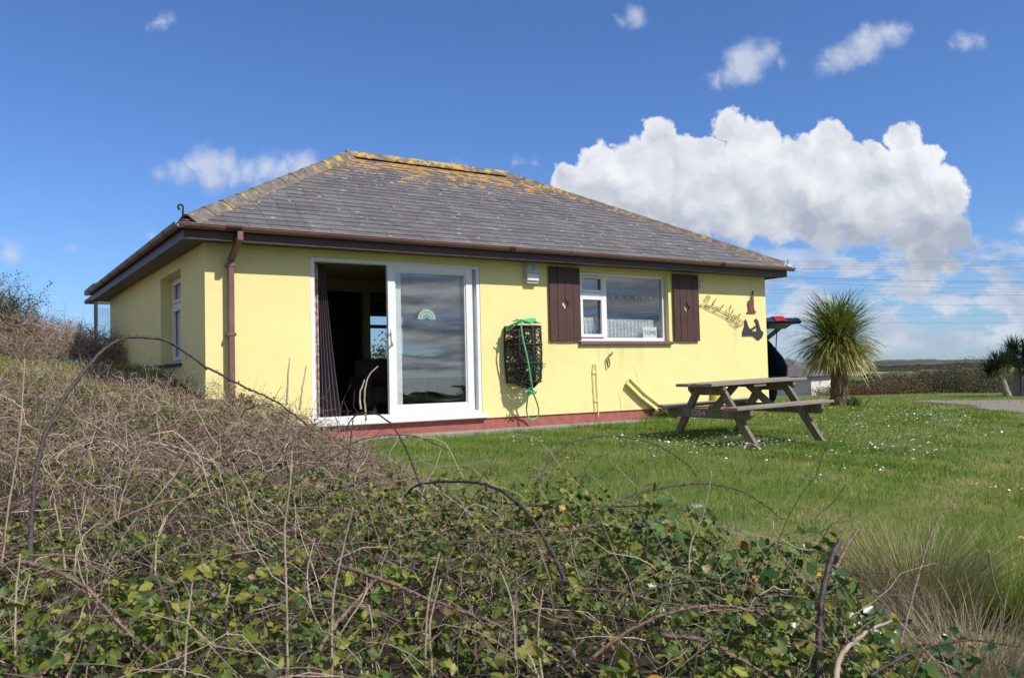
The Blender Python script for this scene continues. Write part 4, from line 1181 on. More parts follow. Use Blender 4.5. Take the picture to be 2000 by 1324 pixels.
# green rope over the pot
def spline(pts, n=6):
    pts = [Vector(p) for p in pts]; o_ = []
    for i_ in range(len(pts)-1):
        p0 = pts[max(i_-1, 0)]; p1 = pts[i_]; p2 = pts[i_+1]; p3 = pts[min(i_+2, len(pts)-1)]
        for k in range(n):
            t_ = k/n
            o_.append(0.5*((2*p1)+(-p0+p2)*t_+(2*p0-5*p1+4*p2-p3)*t_*t_+(-p0+3*p1-3*p2+p3)*t_**3))
    o_.append(pts[-1]); return o_
def px_path(lst, y): return [tuple(on_wall(a, b, y if not isinstance(y, (list, tuple)) else y[i_])) for i_, (a, b) in enumerate(lst)]
rope = MB()
pth = spline(px_path([(1046, 628), (1036, 623), (1022, 625), (1010, 630), (997, 636), (989, 642), (992, 644), (1006, 636), (1018, 628), (1018, 640), (1022, 665), (1030, 700), (1036, 735), (1041, 765), (1050, 790), (1052, 808), (1045, 818), (1034, 818), (1029, 805), (1029, 790), (1032, 770), (1038, 757)],
                         [-.2, -.3, -.34, -.30, -.2, -.12, -.14, -.3, -.39, -.40, -.40, -.40, -.38, -.3, -.2, -.15, -.12, -.12, -.12, -.14, -.2, -.25]))
rope.tube([tuple(p) for p in pth], 0.012, 7)
for k in range(5):
    p_ = [tuple(on_wall(1016+q_*5, 626+2*math.sin(k+q_)+k*0.8-2, -0.30-0.02*k)) for q_ in range(7)]
    rope.tube(p_, 0.013, 7)
for k in range(26):
    c0 = on_wall(1034, 764, -0.28)+np.array([random.gauss(0, .03), random.gauss(0, .02), random.gauss(0, .04)])
    c1 = c0+np.array([random.uniform(-.05, .05), random.uniform(-.02, .02), random.uniform(-.05, .05)])
    rope.tube([tuple(c0), tuple((c0+c1)/2+np.array([0, -.02, 0])), tuple(c1)], 0.008, 5)
for k in range(16):
    c0 = on_wall(1024+random.uniform(-16, 20), 629+random.uniform(-3, 4), -0.30+random.uniform(-.05, .06)); c1 = c0+np.array([random.uniform(-.12, .12), random.uniform(-.03, .03), random.uniform(-.025, .02)])
    rope.tube([tuple(c0), tuple((c0+c1)/2+np.array([0, -.02, .012])), tuple(c1)], 0.009, 5)
tag(rope.build('green_rope', M['green_rope'], smooth=True), 'pale green rope looped over the lobster pot with a knot and hanging loop', 'rope')

# yellow painted cable rod and hook, trough
rd = MB(); yr = -0.02
rd.tube(px_path([(1163, 805), (1161, 780), (1159, 750), (1158, 722), (1159, 712), (1161, 709), (1164, 713), (1165, 725), (1166, 750), (1168, 780), (1169, 812)], yr), 0.008, 6)
for (a, b) in ((1161, 728), (1164, 783)):
    p = on_wall(a, b, yr); rd.box(p[0]-0.03, p[0]+0.035, -0.022, 0, p[2]-0.012, p[2]+0.012, ch=0.003)
tag(rd.build('wall_cable', M['render'], smooth=False), 'yellow painted cable loop clipped upright on the wall below the window', 'cable')
hk = MB(); hk.tube(px_path([(1196, 687), (1195, 691), (1190, 693), (1188, 700), (1187, 712), (1189, 718), (1191, 712), (1190, 700)], -0.04), 0.0085, 6)
hk.tube(px_path([(1189, 695), (1185, 701), (1184, 707)], -0.035), 0.007, 6); hk.tube([tuple(on_wall(1196, 690, -0.04)), tuple(on_wall(1196, 690, 0.0))], 0.01, 6)
tag(hk.build('wall_hook', M['olive_iron'], smooth=True), 'small iron hook hanging on the wall under the front window', 'hook')
tr_ = MB()
A_ = on_wall(1225, 745, -0.03); Bm = on_wall(1252, 772, -0.03); B_ = on_wall(1283, 796, -0.03)
for (a, b) in ((A_, Bm), (Bm, B_)):
    a = Vector(a); b = Vector(b); d = (b-a); L = d.length; d.normalize(); yv = Vector((0, 1, 0)); xv = yv.cross(d)
    T = Matrix((xv, yv, d)).transposed().to_4x4(); T.translation = a
    tr_.box(-0.052, 0.052, -0.02, 0.008, -0.004, L+0.004, T, ch=0.003); tr_.box(-0.058, -0.044, -0.055, -0.0205, -0.004, L+0.004, T); tr_.box(0.044, 0.058, -0.055, -0.0205, -0.004, L+0.004, T)
tag(tr_.build('wall_trunking', M['render']), 'yellow painted open trunking running diagonally down the wall to the ground', 'trunking')
yb = MB(); yb.box(8.36, 8.62, -0.09, 0, 0.08, 0.27, ch=0.01); yb.box(8.38, 8.60, -0.10, -0.09, 0.10, 0.25, ch=0.004)
def _ymat(): return simple('deep_yellow_paint', (0.55, 0.40, 0.03), (0.62, 0.47, 0.06), 6, 0.6, 0.1)
tag(yb.build('meter_box', _ymat()), 'low deep yellow box on the wall seen behind the picnic table', 'box')

# ------------------------------------------------------------------ picnic table
PT = (5.944, -2.91)
ptz = -0.205
tab = empty('picnic_table', (PT[0], PT[1], ptz), (0, -math.atan(0.030), -0.114), local=True, label='weathered grey wooden picnic table with attached benches standing on the lawn', cat='picnic table')
L2 = 1.527/2
def plank(name, x0, x1, y0, y1, z0, z1, m_='wood', lab=None):
    o = MB().box(x0, x1, y0, y1, z0, z1, ch=0.005).build(name, M[m_], tab)
    o.rotation_euler = (random.uniform(-.006, .006), random.uniform(-.003, .003), random.uniform(-.003, .003)); return o
HT, HB = 0.70, 0.42
npl = 5; w_ = 0.724/npl
for k in range(npl): plank('tabletop_plank', -L2+random.uniform(-.01, .01), L2+random.uniform(-.01, .01), -0.362+k*w_+0.004, -0.362+(k+1)*w_-0.004, HT-0.038, HT+random.uniform(-.003, .003))
for s in (-1, 1):
    for k in (-1, 1): plank('bench_plank', -L2+random.uniform(-.012, .012), L2+random.uniform(-.01, .01), s*0.671+k*0.0615-0.058, s*0.671+k*0.0615+0.058, HB-0.038, HB+random.uniform(-.003, .003))
for sx in (-1, 1):
    xe = sx*(L2-0.20)
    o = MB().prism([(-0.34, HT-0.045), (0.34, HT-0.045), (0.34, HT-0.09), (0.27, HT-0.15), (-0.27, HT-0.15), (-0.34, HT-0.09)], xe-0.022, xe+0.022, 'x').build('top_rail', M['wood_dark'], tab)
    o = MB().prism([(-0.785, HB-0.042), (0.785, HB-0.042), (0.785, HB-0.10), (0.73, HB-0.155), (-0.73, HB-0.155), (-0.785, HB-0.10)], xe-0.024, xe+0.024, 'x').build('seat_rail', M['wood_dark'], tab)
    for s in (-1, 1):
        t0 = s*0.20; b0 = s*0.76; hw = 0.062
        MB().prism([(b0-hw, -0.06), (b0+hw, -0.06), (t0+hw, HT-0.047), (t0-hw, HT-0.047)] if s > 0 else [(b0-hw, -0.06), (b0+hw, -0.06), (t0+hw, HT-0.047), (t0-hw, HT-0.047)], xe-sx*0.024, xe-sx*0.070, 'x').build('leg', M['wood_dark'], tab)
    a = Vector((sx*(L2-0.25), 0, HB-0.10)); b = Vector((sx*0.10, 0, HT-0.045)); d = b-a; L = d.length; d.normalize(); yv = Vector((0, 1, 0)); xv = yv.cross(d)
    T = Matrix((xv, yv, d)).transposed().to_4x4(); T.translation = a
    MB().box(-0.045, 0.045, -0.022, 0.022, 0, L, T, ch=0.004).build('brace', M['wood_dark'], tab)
MB().box(-0.10, 0.10, -0.34, 0.34, HT-0.075, HT-0.042, ch=0.004).build('centre_batten', M['wood_dark'], tab)
tm = text_mesh('D54', 0.105, 0.0008); tm.materials.append(M['stencil'])
tx = bpy.data.objects.new('lettering', tm); C.objects.link(tx); tx.parent = tab; tx.location = (-(L2-0.20)-0.0262, 0.15, HB-0.098); tx.rotation_euler = (math.pi/2, 0, -math.pi/2); tx.scale = (1.5, 0.95, 1)
bolts = MB()
for sx in (-1, 1):
    for s in (-1, 1):
        for (yy, zz) in ((0.235, HT-0.09), (0.52, HB-0.09)):
            xe = sx*(L2-0.20)+sx*0.025; r_ = 0.012
            bolts.tube([(xe, s*yy, zz), (xe+sx*0.008, s*yy, zz)], r_, 8)
bolts.build('bolts', M['iron'], tab)

# ------------------------------------------------------------------ car behind the corner
car = empty('parked_car', (11.77, 2.0, float(soil(12.0, 2.0))+0.05), (0, 0, math.radians(-14)), local=True, label='dark navy hatchback parked beside the house with its tailgate raised', cat='car')
# local: +y towards bonnet, rear at y=0, width x -0.85..0.85
prof = [(0.0, 0.35), (0.0, 0.62), (-0.02, 0.82), (0.10, 1.02), (0.42, 1.40), (0.62, 1.46), (1.6, 1.50), (2.3, 1.42), (3.0, 1.02), (3.9, 0.88), (4.1, 0.62), (4.1, 0.30), (3.6, 0.28), (0.4, 0.28)]
bd = MB()
rings = []
for (xx, inset) in ((-0.86, 0.03), (-0.80, 0.0), (0.80, 0.0), (0.86, 0.03)):
    rings.append([(xx*(1-0.16*max(0, (z-0.95))/0.55), y+inset*(1 if y < 2 else -1), z-inset*(z > 1.2)) for (y, z) in prof])
n = len(prof)
# open boot: leave the rear hatch face out between side pillars
vs = [p for r_ in rings for p in r_]
f = []
for ri in range(3):
    for k in range(n):
        j_ = (k+1) % n
        if ri == 1 and k in (1, 2, 3): continue
        f.append((ri*n+k, (ri+1)*n+k, (ri+1)*n+j_, ri*n+j_))
f.append(tuple(reversed(range(n)))); f.append(tuple(range(3*n, 4*n)))
bd.add(vs, f).build('body', M['carpaint'], car)
bi = MB(); bi.box(-0.74, 0.74, 0.9, 0.95, 0.35, 1.40); bi.box(-0.76, 0.76, 0.08, 0.9, 0.52, 0.56); bi.build('boot_lining', M['rubber'], car)
gl_ = MB()
for sx in (-1, 1): gl_.add([(sx*0.845, 0.55, 1.0), (sx*0.845, 2.75, 1.0), (sx*0.79, 2.2, 1.36), (sx*0.79, 0.75, 1.38)], [(0, 1, 2, 3) if sx > 0 else (3, 2, 1, 0)])
gl_.build('side_glass', M['glass'], car)
for sx in (-1, 1):
    for yy in (0.75, 3.3):
        wh = MB(); c0 = (sx*0.80, yy, 0.31); nn = 20
        wh.tube([(sx*0.70, yy, 0.31), (sx*0.885, yy, 0.31)], 0.31, 22)
        wo = wh.build('wheel', M['rubber'], car)
        MB().tube([(sx*0.886, yy, 0.31), (sx*0.893, yy, 0.31)], 0.19, 18).build('rim', M['alarm_grey'], wo)
# tailgate: hinge at (y .45,z 1.45), raised outwards
Hg = Vector((0, 0.45, 1.46)); ang = math.radians(24); dirg = Vector((0, -math.cos(ang), math.sin(ang)))
up_g = Vector((0, math.sin(ang), math.cos(ang)))
gate = MB()
def gp(x, a, h): return tuple(Vector((x, 0, 0))+Hg+dirg*a+up_g*h)
# frame bars round the window, then the panel
for (x0, x1, a0, a1) in ((-0.70, -0.60, 0, 0.55), (0.60, 0.70, 0, 0.55), (-0.70, 0.70, 0.0, 0.07)):
    gate.add([gp(x0, a0, -0.05), gp(x1, a0, -0.05), gp(x1, a1, -0.05), gp(x0, a1, -0.05), gp(x0, a0, 0), gp(x1, a0, 0), gp(x1, a1, 0.0), gp(x0, a1, 0.0)],
             [(0, 3, 2, 1), (4, 5, 6, 7), (0, 1, 5, 4), (1, 2, 6, 5), (2, 3, 7, 6), (3, 0, 4, 7)])
pf = [(0.55, 0.02), (0.62, 0.06), (0.85, 0.05), (1.05, -0.06), (1.12, -0.18), (1.06, -0.20), (0.80, -0.09), (0.55, -0.06)]
vs = [gp(-0.76, a, h) for a, h in pf]+[gp(0.76, a, h) for a, h in pf]; n = len(pf)
gate.add(vs, [tuple(range(n)), tuple(reversed(range(n, 2*n)))]+[(k, k+n, (k+1) % n+n, (k+1) % n) for k in range(n)])
go = gate.build('tailgate', M['carpaint'], car)
gg = MB().add([gp(-0.60, 0.07, -0.02), gp(0.60, 0.07, -0.02), gp(0.60, 0.55, -0.02), gp(-0.60, 0.55, -0.02)], [(0, 1, 2, 3)]).build('rear_glass', M['glass'], go)
for sx in (-1, 1):
    b_ = MB(); x0, x1 = sx*0.12, sx*0.36
    vv_ = [gp(x0, 0.72, 0.075), gp(x1, 0.70, 0.072), gp(x1, 1.09, -0.035), gp(x0, 1.07, -0.035), gp(x0, 0.80, 0.02), gp(x1, 0.80, 0.02), gp(x1, 1.145, -0.175), gp(x0, 1.13, -0.175)]
    b_.add(vv_, [(0, 1, 2, 3), (4, 7, 6, 5), (0, 4, 5, 1), (1, 5, 6, 2), (2, 6, 7, 3), (3, 7, 4, 0)]).build('tail_light', M['taillight'], go)
    MB().tube([(sx*0.66, 0.15, 1.08), gp(sx*0.66, 0.38, -0.05)], 0.012, 6).build('gas_strut', M['rubber'], car)

# ------------------------------------------------------------------ outbuilding
shp = at(1552, 735, 45)
shd = empty('outbuilding', (float(shp[0]), float(shp[1]), -1.9), (0, 0, YAW-0.62), local=True, label='small low outbuilding with grey hipped roof and pale wall beyond the lawn', cat='outbuilding')
# local x: away to the right of view after rotation; built round its own centre
MB().box(-2.6, 0.98, -1.6, 1.6, 0, 2.12).build('wall', M['shed_wall'], shd)
bd_ = MB()
for k in range(11): bd_.box(0.981, 1.0+0.01*(k % 2), -1.6+k*0.291, -1.6+k*0.291+0.28, 0, 2.12)
bd_.build('board_cladding', M['shed_grey'], shd)
MB().add([(-2.9, -1.85, 2.12), (1.22, -1.85, 2.12), (1.22, 1.85, 2.12), (-2.9, 1.85, 2.12), (-1.0, 0, 3.08), (-1.05, 0, 3.08)],
         [(0, 1, 4, 5), (1, 2, 4), (2, 3, 5, 4), (3, 0, 5), (3, 2, 1, 0)]).build('roof', M['shed_roof'], shd)
MB().box(1.22, 1.30, -1.85, 1.85, 2.04, 2.14).build('gutter', M['rubber'], shd)

# glazed porch glimpsed behind the back left corner
gp_ = empty('glazed_porch', (0.9, 9.9, 0.8), local=True, label='dark framed glazed porch glimpsed behind the far left end of the eaves', cat='porch')
MB().box(-0.95, 1.2, -0.10, 1.6, 1.72, 1.80).box(-0.95, 1.2, -0.12, 1.6, 1.92, 2.03).build('roof', M['blacknavy'], gp_)
for x in (-0.90, 0.1, 1.1): MB().box(x-0.035, x+0.035, -0.05, 0.02, 0, 1.72).build('post', M['rubber'], gp_)
for x in (-0.865, 0.135): MB().box(x, x+0.93, -0.02, -0.014, 0.0, 1.72).build('pane', M['glass'], gp_)
MB().box(-0.78, -0.70, -0.11, -0.04, 1.80, 1.92).build('bracket', M['alarm_grey'], gp_)

# ------------------------------------------------------------------ vegetation
def scatter(n, x0, x1, y0, y1):
    return rng.uniform(x0, x1, n), rng.uniform(y0, y1, n)
def clear_of_camera(x, y, r): return np.hypot(x-CAM[0], y-CAM[1]) > r
def in_bank(x, y):
    return (x < edge_x(y)+0.05) & ~((x > -0.03) & (y > -0.03))

thicket = empty('bramble_thicket', (-1.0, -6.0, -0.3), label='tangled bramble thicket covering the bank in the foreground', cat='brambles')
# twigs
def walk(x, y, z, n_seg, seglen, updir, wander, grav=0.0):
    N = len(x); P_ = np.stack([x, y, z], 1); d = norm(rng.normal(size=(N, 3))*np.array([1, 1, 0.35])+np.array([0, 0, 1.0])*updir[:, None])
    out_ = [P_]
    for k in range(n_seg):
        d = norm(d+rng.normal(size=(N, 3))*wander-np.array([0, 0, 1.0])*grav)
        P_ = P_+d*seglen[:, None]; out_.append(P_)
    return np.stack(out_, 1)
parts = []
# near tangle
n = 23000
x, y = scatter(n, -4.2, 1.3, -9.6, 1.0)
dens = np.interp(y, [-9.6, -7.5, -6.5, -4, -2, 1], [0.50, 0.58, 0.80, 0.55, 0.24, 0.12])
k = in_bank(x, y) & clear_of_camera(x, y, 1.15) & (rng.random(n) < dens*(0.30+0.95*np.clip(0.5+1.0*wob(x*2.3+9, y*2.3), 0, 1))); x, y = x[k], y[k]
h = vegh(x, y); z = soil(x, y)+h*rng.uniform(0.74, 1.08, len(x))
dcam = np.hypot(x-CAM[0], y-CAM[1])
sg_ = rng.uniform(0.02, 0.07, len(x))*(0.6+h)
pth = walk(x, y, z, 6, sg_, rng.uniform(0.0, 0.9, len(x)), 0.35, 0.10)
r0 = rng.uniform(0.0007, 0.0024, len(x))*np.clip(dcam/4, 0.8, 1.6)
parts.append(tubes(pth, r0[:, None]*np.linspace(1, 0.5, 7)[None], rng.beta(2, 2, len(x))))
# long thin runners lying on top
n = 1100
x, y = scatter(n, -4.0, 1.0, -9.2, -0.5); k = in_bank(x, y) & clear_of_camera(x, y, 1.3); x, y = x[k], y[k]
h = vegh(x, y); z = soil(x, y)+h*rng.uniform(0.7, 0.95, len(x))
pth = walk(x, y, z, 10, rng.uniform(0.03, 0.075, len(x)), rng.uniform(0.1, 0.7, len(x)), 0.20, 0.16)
parts.append(tubes(pth, (rng.uniform(0.0012, 0.0028, len(x)))[:, None]*np.linspace(1, 0.45, 11)[None], rng.beta(1.6, 2, len(x))))
# upright dead shoots
n = 900
x, y = scatter(n, -4.0, 1.1, -9.2, 1.2); k = in_bank(x, y) & clear_of_camera(x, y, 1.5); x, y = x[k], y[k]
h = vegh(x, y); z = soil(x, y)+h*0.5
pth = walk(x, y, z, 8, rng.uniform(0.02, 0.055, len(x))*(0.7+h), rng.uniform(1.5, 4.0, len(x)), 0.10)
parts.append(tubes(pth, (rng.uniform(0.0012, 0.0026, len(x)))[:, None]*np.linspace(1, 0.4, 9)[None], 0.45+0.55*rng.random(len(x))))
V, T, R = join(parts)
tag(npmesh('twigs', V, T, M['twig'], R, thicket), kind='stuff')
# leaves
parts = []
def leaf_cloud(n, x0, x1, y0, y1, size, lo, hi, col, trif=True, mask=None, keep=None):
    x, y = scatter(n, x0, x1, y0, y1); k = in_bank(x, y) & clear_of_camera(x, y, 1.05)
    if keep is not None: k &= rng.random(n) < keep(x, y)
    x, y = x[k], y[k]; h = vegh(x, y); z = soil(x, y)+h*(1-(1-lo)*rng.random(len(x))**1.3)*rng.uniform(0.9, hi, len(x))
    P_ = np.stack([x, y, z], 1); s = rng.uniform(*size, len(x)); c = col(len(x), x, y)
    if not trif: return leaves(P_, s, c)
    Q = [P_]; 
    for q_ in range(2):
        off = norm(rng.normal(size=P_.shape)*np.array([1, 1, 0.35]))*s[:, None]*0.85
        Q.append(P_+off)
    Q = np.concatenate(Q); return leaves(Q, np.tile(s, 3), np.clip(np.tile(c, 3)+rng.normal(0, 0.04, len(Q)), 0, 1))
patch = lambda x, y: np.clip(0.5+0.5*wob(x*2.2+4, y*2.2), 0, 1)
parts.append(leaf_cloud(36000, -3.9, 1.2, -9.6, -6.0, (0.015, 0.038), 0.60, 1.05, lambda m_, x, y: np.clip(rng.beta(1.2, 1.5, m_)*0.78+0.22*patch(x, y), 0, 1), keep=lambda x, y: np.interp(y, [-9.6, -7.6, -6.0], [0.95, 0.9, 0.35])*np.clip(0.50+0.95*wob(x*2.9+1.3, y*2.9), 0.10, 1)))
parts.append(leaf_cloud(12000, -3.9, 1.2, -6.8, -2.0, (0.014, 0.034), 0.6, 1.03, lambda m_, x, y: np.clip(rng.beta(1.3, 1.3, m_)*0.72+0.28*patch(x, y), 0, 1), keep=lambda x, y: np.interp(y, [-6.8, -5, -2], [0.45, 0.42, 0.55])*np.clip(0.5+1.1*wob(x*2.1+5, y*2.1), 0.05, 1)))
parts.append(leaf_cloud(34000, -5.5, 1.5, -4.2, 9.0, (0.014, 0.034), 0.1, 1.2, lambda m_, x, y: np.clip(0.15+0.78*rng.random(m_), 0, 1), trif=False, keep=lambda x, y: np.clip(0.45+1.0*wob(x*1.2, y*1.2), 0.12, 1)))
V, T, R = join(parts)
tag(npmesh('leaves', V, T, M['leaf'], R, thicket), kind='stuff')
# single big leaves nearest the viewer: parts of the thicket
def leaf_me(sz, seedv):
    r_ = random.Random(seedv); n = 9; vs = [(0, 0, 0)]
    prof = [(0.0, 0.0), (0.10, 0.20), (0.22, 0.34), (0.36, 0.33), (0.50, 0.36), (0.62, 0.27), (0.76, 0.22), (0.88, 0.10), (1.0, 0.0)]
    L_, Rr, Mm = [], [], []
    v = []
    for (a, w__) in prof:
        ww = w__*(1+r_.uniform(-.08, .08)); dr = -0.16*a*a
        v += [(a-0.5, ww, 0.05*ww*4+dr), (a-0.5, 0, dr), (a-0.5, -ww, 0.05*ww*4+dr)]
    f = []
    for k_ in range(len(prof)-1):
        b = 3*k_
        f += [(b, b+1, b+4, b+3), (b+1, b+2, b+5, b+4)]
    me = bpy.data.meshes.new('leaf'); me.from_pydata([(p[0]*sz, p[1]*sz, p[2]*sz) for p in v], [], f)
    me.materials.append(M['leaf_obj']); return me
lms = [leaf_me(s, i_) for i_, s in enumerate([0.034, 0.039, 0.044, 0.049])]
cnt = 0; tries = 0; torg = parent_origin(thicket)
while cnt < 300 and tries < 8000:
    tries += 1
    xx, yy = random.uniform(-3.2, 0.2), random.uniform(-9.5, -8.2)
    dd = math.hypot(xx-CAM[0], yy-CAM[1])
    if dd < 1.25 or dd > 2.9 or not bool(in_bank(np.array(xx), np.array(yy))): continue
    zz = float(surf(xx, yy))+random.uniform(-0.10, 0.03)
    base = Vector((xx, yy, zz)); az = random.uniform(0, 6.28)
    for q_ in range(3):
        a2 = az+(q_-1)*1.5
        o = bpy.data.objects.new('leaf', random.choice(lms)); C.objects.link(o); o.parent = thicket
        o.location = base+Vector((math.cos(a2)*0.028, math.sin(a2)*0.028, random.uniform(-.004, .004)))-torg
        o.rotation_euler = (random.gauss(0.25, 0.4), random.gauss(0.15, 0.35), a2); cnt += 1
        if cnt >= 300: break

# glossy patch at the lower right edge
def glossy_patch():
    n = 5200; x, y = scatter(n, -1.5, 1.0, -9.3, -7.9)
    d_ = np.hypot((x+0.10)/0.75, (y+8.60)/0.55); k = (d_ < 1) & (rng.random(n) < 1.1-d_*0.6); x, y = x[k], y[k]
    z = surf(np.minimum(x, edge_x(y)-0.3), y)-0.02+0.06*rng.random(len(x))-0.30*rng.random(len(x))**2-0.10*np.clip(np.hypot((x+0.1)/0.75, (y+8.6)/0.55)[...], 0, 1)**3
    return leaves(np.stack([x, y, z], 1), rng.uniform(0.028, 0.050, len(x)), rng.random(len(x)), 0.8, 0.85)
V, T, R = glossy_patch()
tag(npmesh('ivy_patch', V, T, M['ivy'], R), 'glossy green ivy-like leaves at the lower right edge of the brambles', 'ivy', kind='stuff')

# straw and short grass over the upper bank
n = 95000; x, y = scatter(n, -6, 1.6, -6.0, 10.0)
k = ((x < edge_x(y)+0.3) & ~((x > -0.02) & (y > -0.02))) & (rng.random(n) < np.interp(y, [-5.5, -3, 0, 10], [0.25, 0.7, 1, 0.8])*np.clip(0.7+0.8*wob(x*1.3+2, y*1.3), 0.12, 1)); x, y = x[k], y[k]
z = soil(x, y)+0.03*rng.random(len(x))
sz = np.interp(y, [-5, 0, 10], [0.16, 0.13, 0.14])*rng.uniform(0.5, 1.4, len(x))
V, T, R = blades(np.stack([x, y, z], 1), sz, rng.uniform(0.004, 0.009, len(x)), rng.uniform(0.1, 1.2, len(x)), np.clip(rng.beta(1.6, 1.5, len(x))*0.8+0.3*(patch(x*0.6, y*0.6)-0.4), 0, 1), 0.8)
tag(npmesh('bank_grass', V, T, M['drygrass'], R), 'rough half-dead grass on the bank beside the house', 'grass', kind='stuff')

# lawn grass
def lawn_pts(n, x0, x1, y0, y1):
    x, y = scatter(n, x0, x1, y0, y1)
    k = (x > edge_x(y)-0.25) & (y < -0.02) | (x > W+0.05)
    k &= ~((y > -0.40) & (x > 1.55) & (x < 6.6)); k &= ~((y > -0.34) & (x > 7.45) & (x < 8.0))
    k &= rng.random(n) < np.clip(0.85+0.7*wob(x*1.9+6, y*2.2), 0.30, 1)
    k &= ~((x > 10.9) & (np.array([pin(a, b, dpoly) for a, b in zip(x, y)]) if False else pin_v(x, y, dpoly)) & (rng.random(n) < 0.93))
    return x[k], y[k]
def pin_v(x, y, poly):
    c = np.zeros(len(x), bool)
    for a in range(len(poly)):
        x1, y1 = poly[a]; x2, y2 = poly[a-1]
        cond = ((y1 > y) != (y2 > y)) & (x < (x2-x1)*(y-y1)/((y2-y1) if y2 != y1 else 1e-9)+x1)
        c ^= cond
    return c
parts = []
for (n, b_, ln, wd, lo) in ((120000, (-0.6, 7.0, -9.8, 0.0), (0.035, 0.10), (0.003, 0.0055), 0), (80000, (5.0, 14.0, -8.0, 3.0), (0.03, 0.08), (0.006, 0.010), 0), (34000, (11, 27, -8.0, 8.0), (0.03, 0.08), (0.010, 0.018), 0)):
    x, y = lawn_pts(n, *b_)
    # thin what the camera cannot make out, keep patchiness
    ptc = 0.5+0.5*wob(x*0.9+7, y*0.9)
    z = soil(x, y)-0.004
    longer = 1+0.9*np.clip((ptc-0.55)*4, 0, 1)*sst(-y, 6.0, 8.5)+0.35*(np.abs(y) < 0.6)
    yel = np.clip(rng.beta(1.5, 2.6, len(x))*0.70+0.10*sst(-y, 3.0, 5.0)+0.30*sst(-y, 4.5, 8.5)+0.36*np.clip(wob(x*2.3+1, y*2.9), -0.4, 1)+0.25*np.clip(wob(x*5.3+1, y*6.1), -0.3, 1)+0.25*(np.clip(wob(x*0.7+2, y*0.7), 0, 1))+0.2*sst(x, 9, 15), 0, 1)
    parts.append(blades(np.stack([x, y, z], 1), rng.uniform(*ln, len(x))*longer, rng.uniform(*wd, len(x)), rng.uniform(0.0, 0.9, len(x)), yel, 0.5, K=2))
V, T, R = join(parts)
tag(npmesh('grass', V, T, M['grass'], R), 'short green lawn grass', 'grass', kind='stuff')

# low weeds mingling with the grass along the thicket edge
x, y = scatter(7000, -0.6, 2.0, -9.2, -4.0); e_ = edge_x(y); k = (x > e_-0.3) & (x < e_+1.1) & (rng.random(7000) < np.exp(-np.clip(x-e_, 0, 2)*2.6)*np.clip(0.6+wob(x*2, y*2), 0, 1)); x, y = x[k], y[k]
V, T, R = leaves(np.stack([x, y, soil(x, y)+0.03+0.10*rng.random(len(x))], 1), rng.uniform(0.015, 0.035, len(x)), 0.25+0.6*rng.random(len(x)))
tag(npmesh('edge_weeds', V, T, M['leaf'], R), 'low leafy weeds where the lawn runs into the brambles', 'weeds', kind='stuff')
# tussocks of long grass (things)
def tussock(px, py, d, n, ln, label, mt='drygrass', lean=0.55, spread=0.18, lo=0.0, up=0.0):
    c = at(px, py, d); cx, cy = float(c[0]), float(c[1]); cz = float(soil(cx, cy))
    a = rng.uniform(0, 6.28, n); r_ = spread*np.sqrt(rng.random(n))
    b = np.stack([cx+np.cos(a)*r_, cy+np.sin(a)*r_, np.full(n, cz-0.01)], 1)
    V, T, R = blades(b, rng.uniform(0.5, 1.05, n)*ln, rng.uniform(0.002, 0.0042, n), lean*rng.random(n), np.clip(lo+rng.random(n)*(1-lo), 0, 1), 0.55, K=5, az=a+rng.normal(0, 0.5, n))
    return tag(npmesh('grass_tussock', V, T, M[mt], R), label, 'grass tussock', 'long grass tussocks on the lawn edge')
tussock(1785, 1120, 4.6, 2000, 0.64, 'tall olive brown grass tussock right of the glossy leaves, the largest one', 'tuss', lean=0.55, spread=0.30, lo=0.0)
tussock(1880, 1260, 3.6, 1500, 0.56, 'pale straw grass tussock fanned over to the right beside the largest one', 'straw', lean=1.0, spread=0.26, lo=0.35)
tussock(1985, 1140, 4.6, 1500, 0.55, 'green grass tussock cut off by the right edge of the picture', 'grass', 0.5, 0.22)
tussock(1650, 1150, 4.3, 1300, 0.46, 'wispy pale grass tussock just behind the dark upright bramble stem', 'straw', lean=0.8, spread=0.26, lo=0.3)
tussock(1375, 1130, 4.1, 200, 0.68, 'sparse tuft of pale arching grass blades above the dark leafy cane', 'drygrass', 0.4, 0.07, 0.3)
tussock(1160, 985, 5.8, 700, 0.40, 'bright green tuft of grass where lawn meets brambles below the door', 'grass', 0.6, 0.16)
tussock(1350, 990, 5.6, 600, 0.34, 'low green grass tuft on the lawn in front of the picnic table', 'grass', 0.7, 0.16)
tussock(1960, 1300, 3.4, 900, 0.40, 'low straw coloured tussock in the bottom right corner', 'straw', lean=0.9, spread=0.25, lo=0.2)

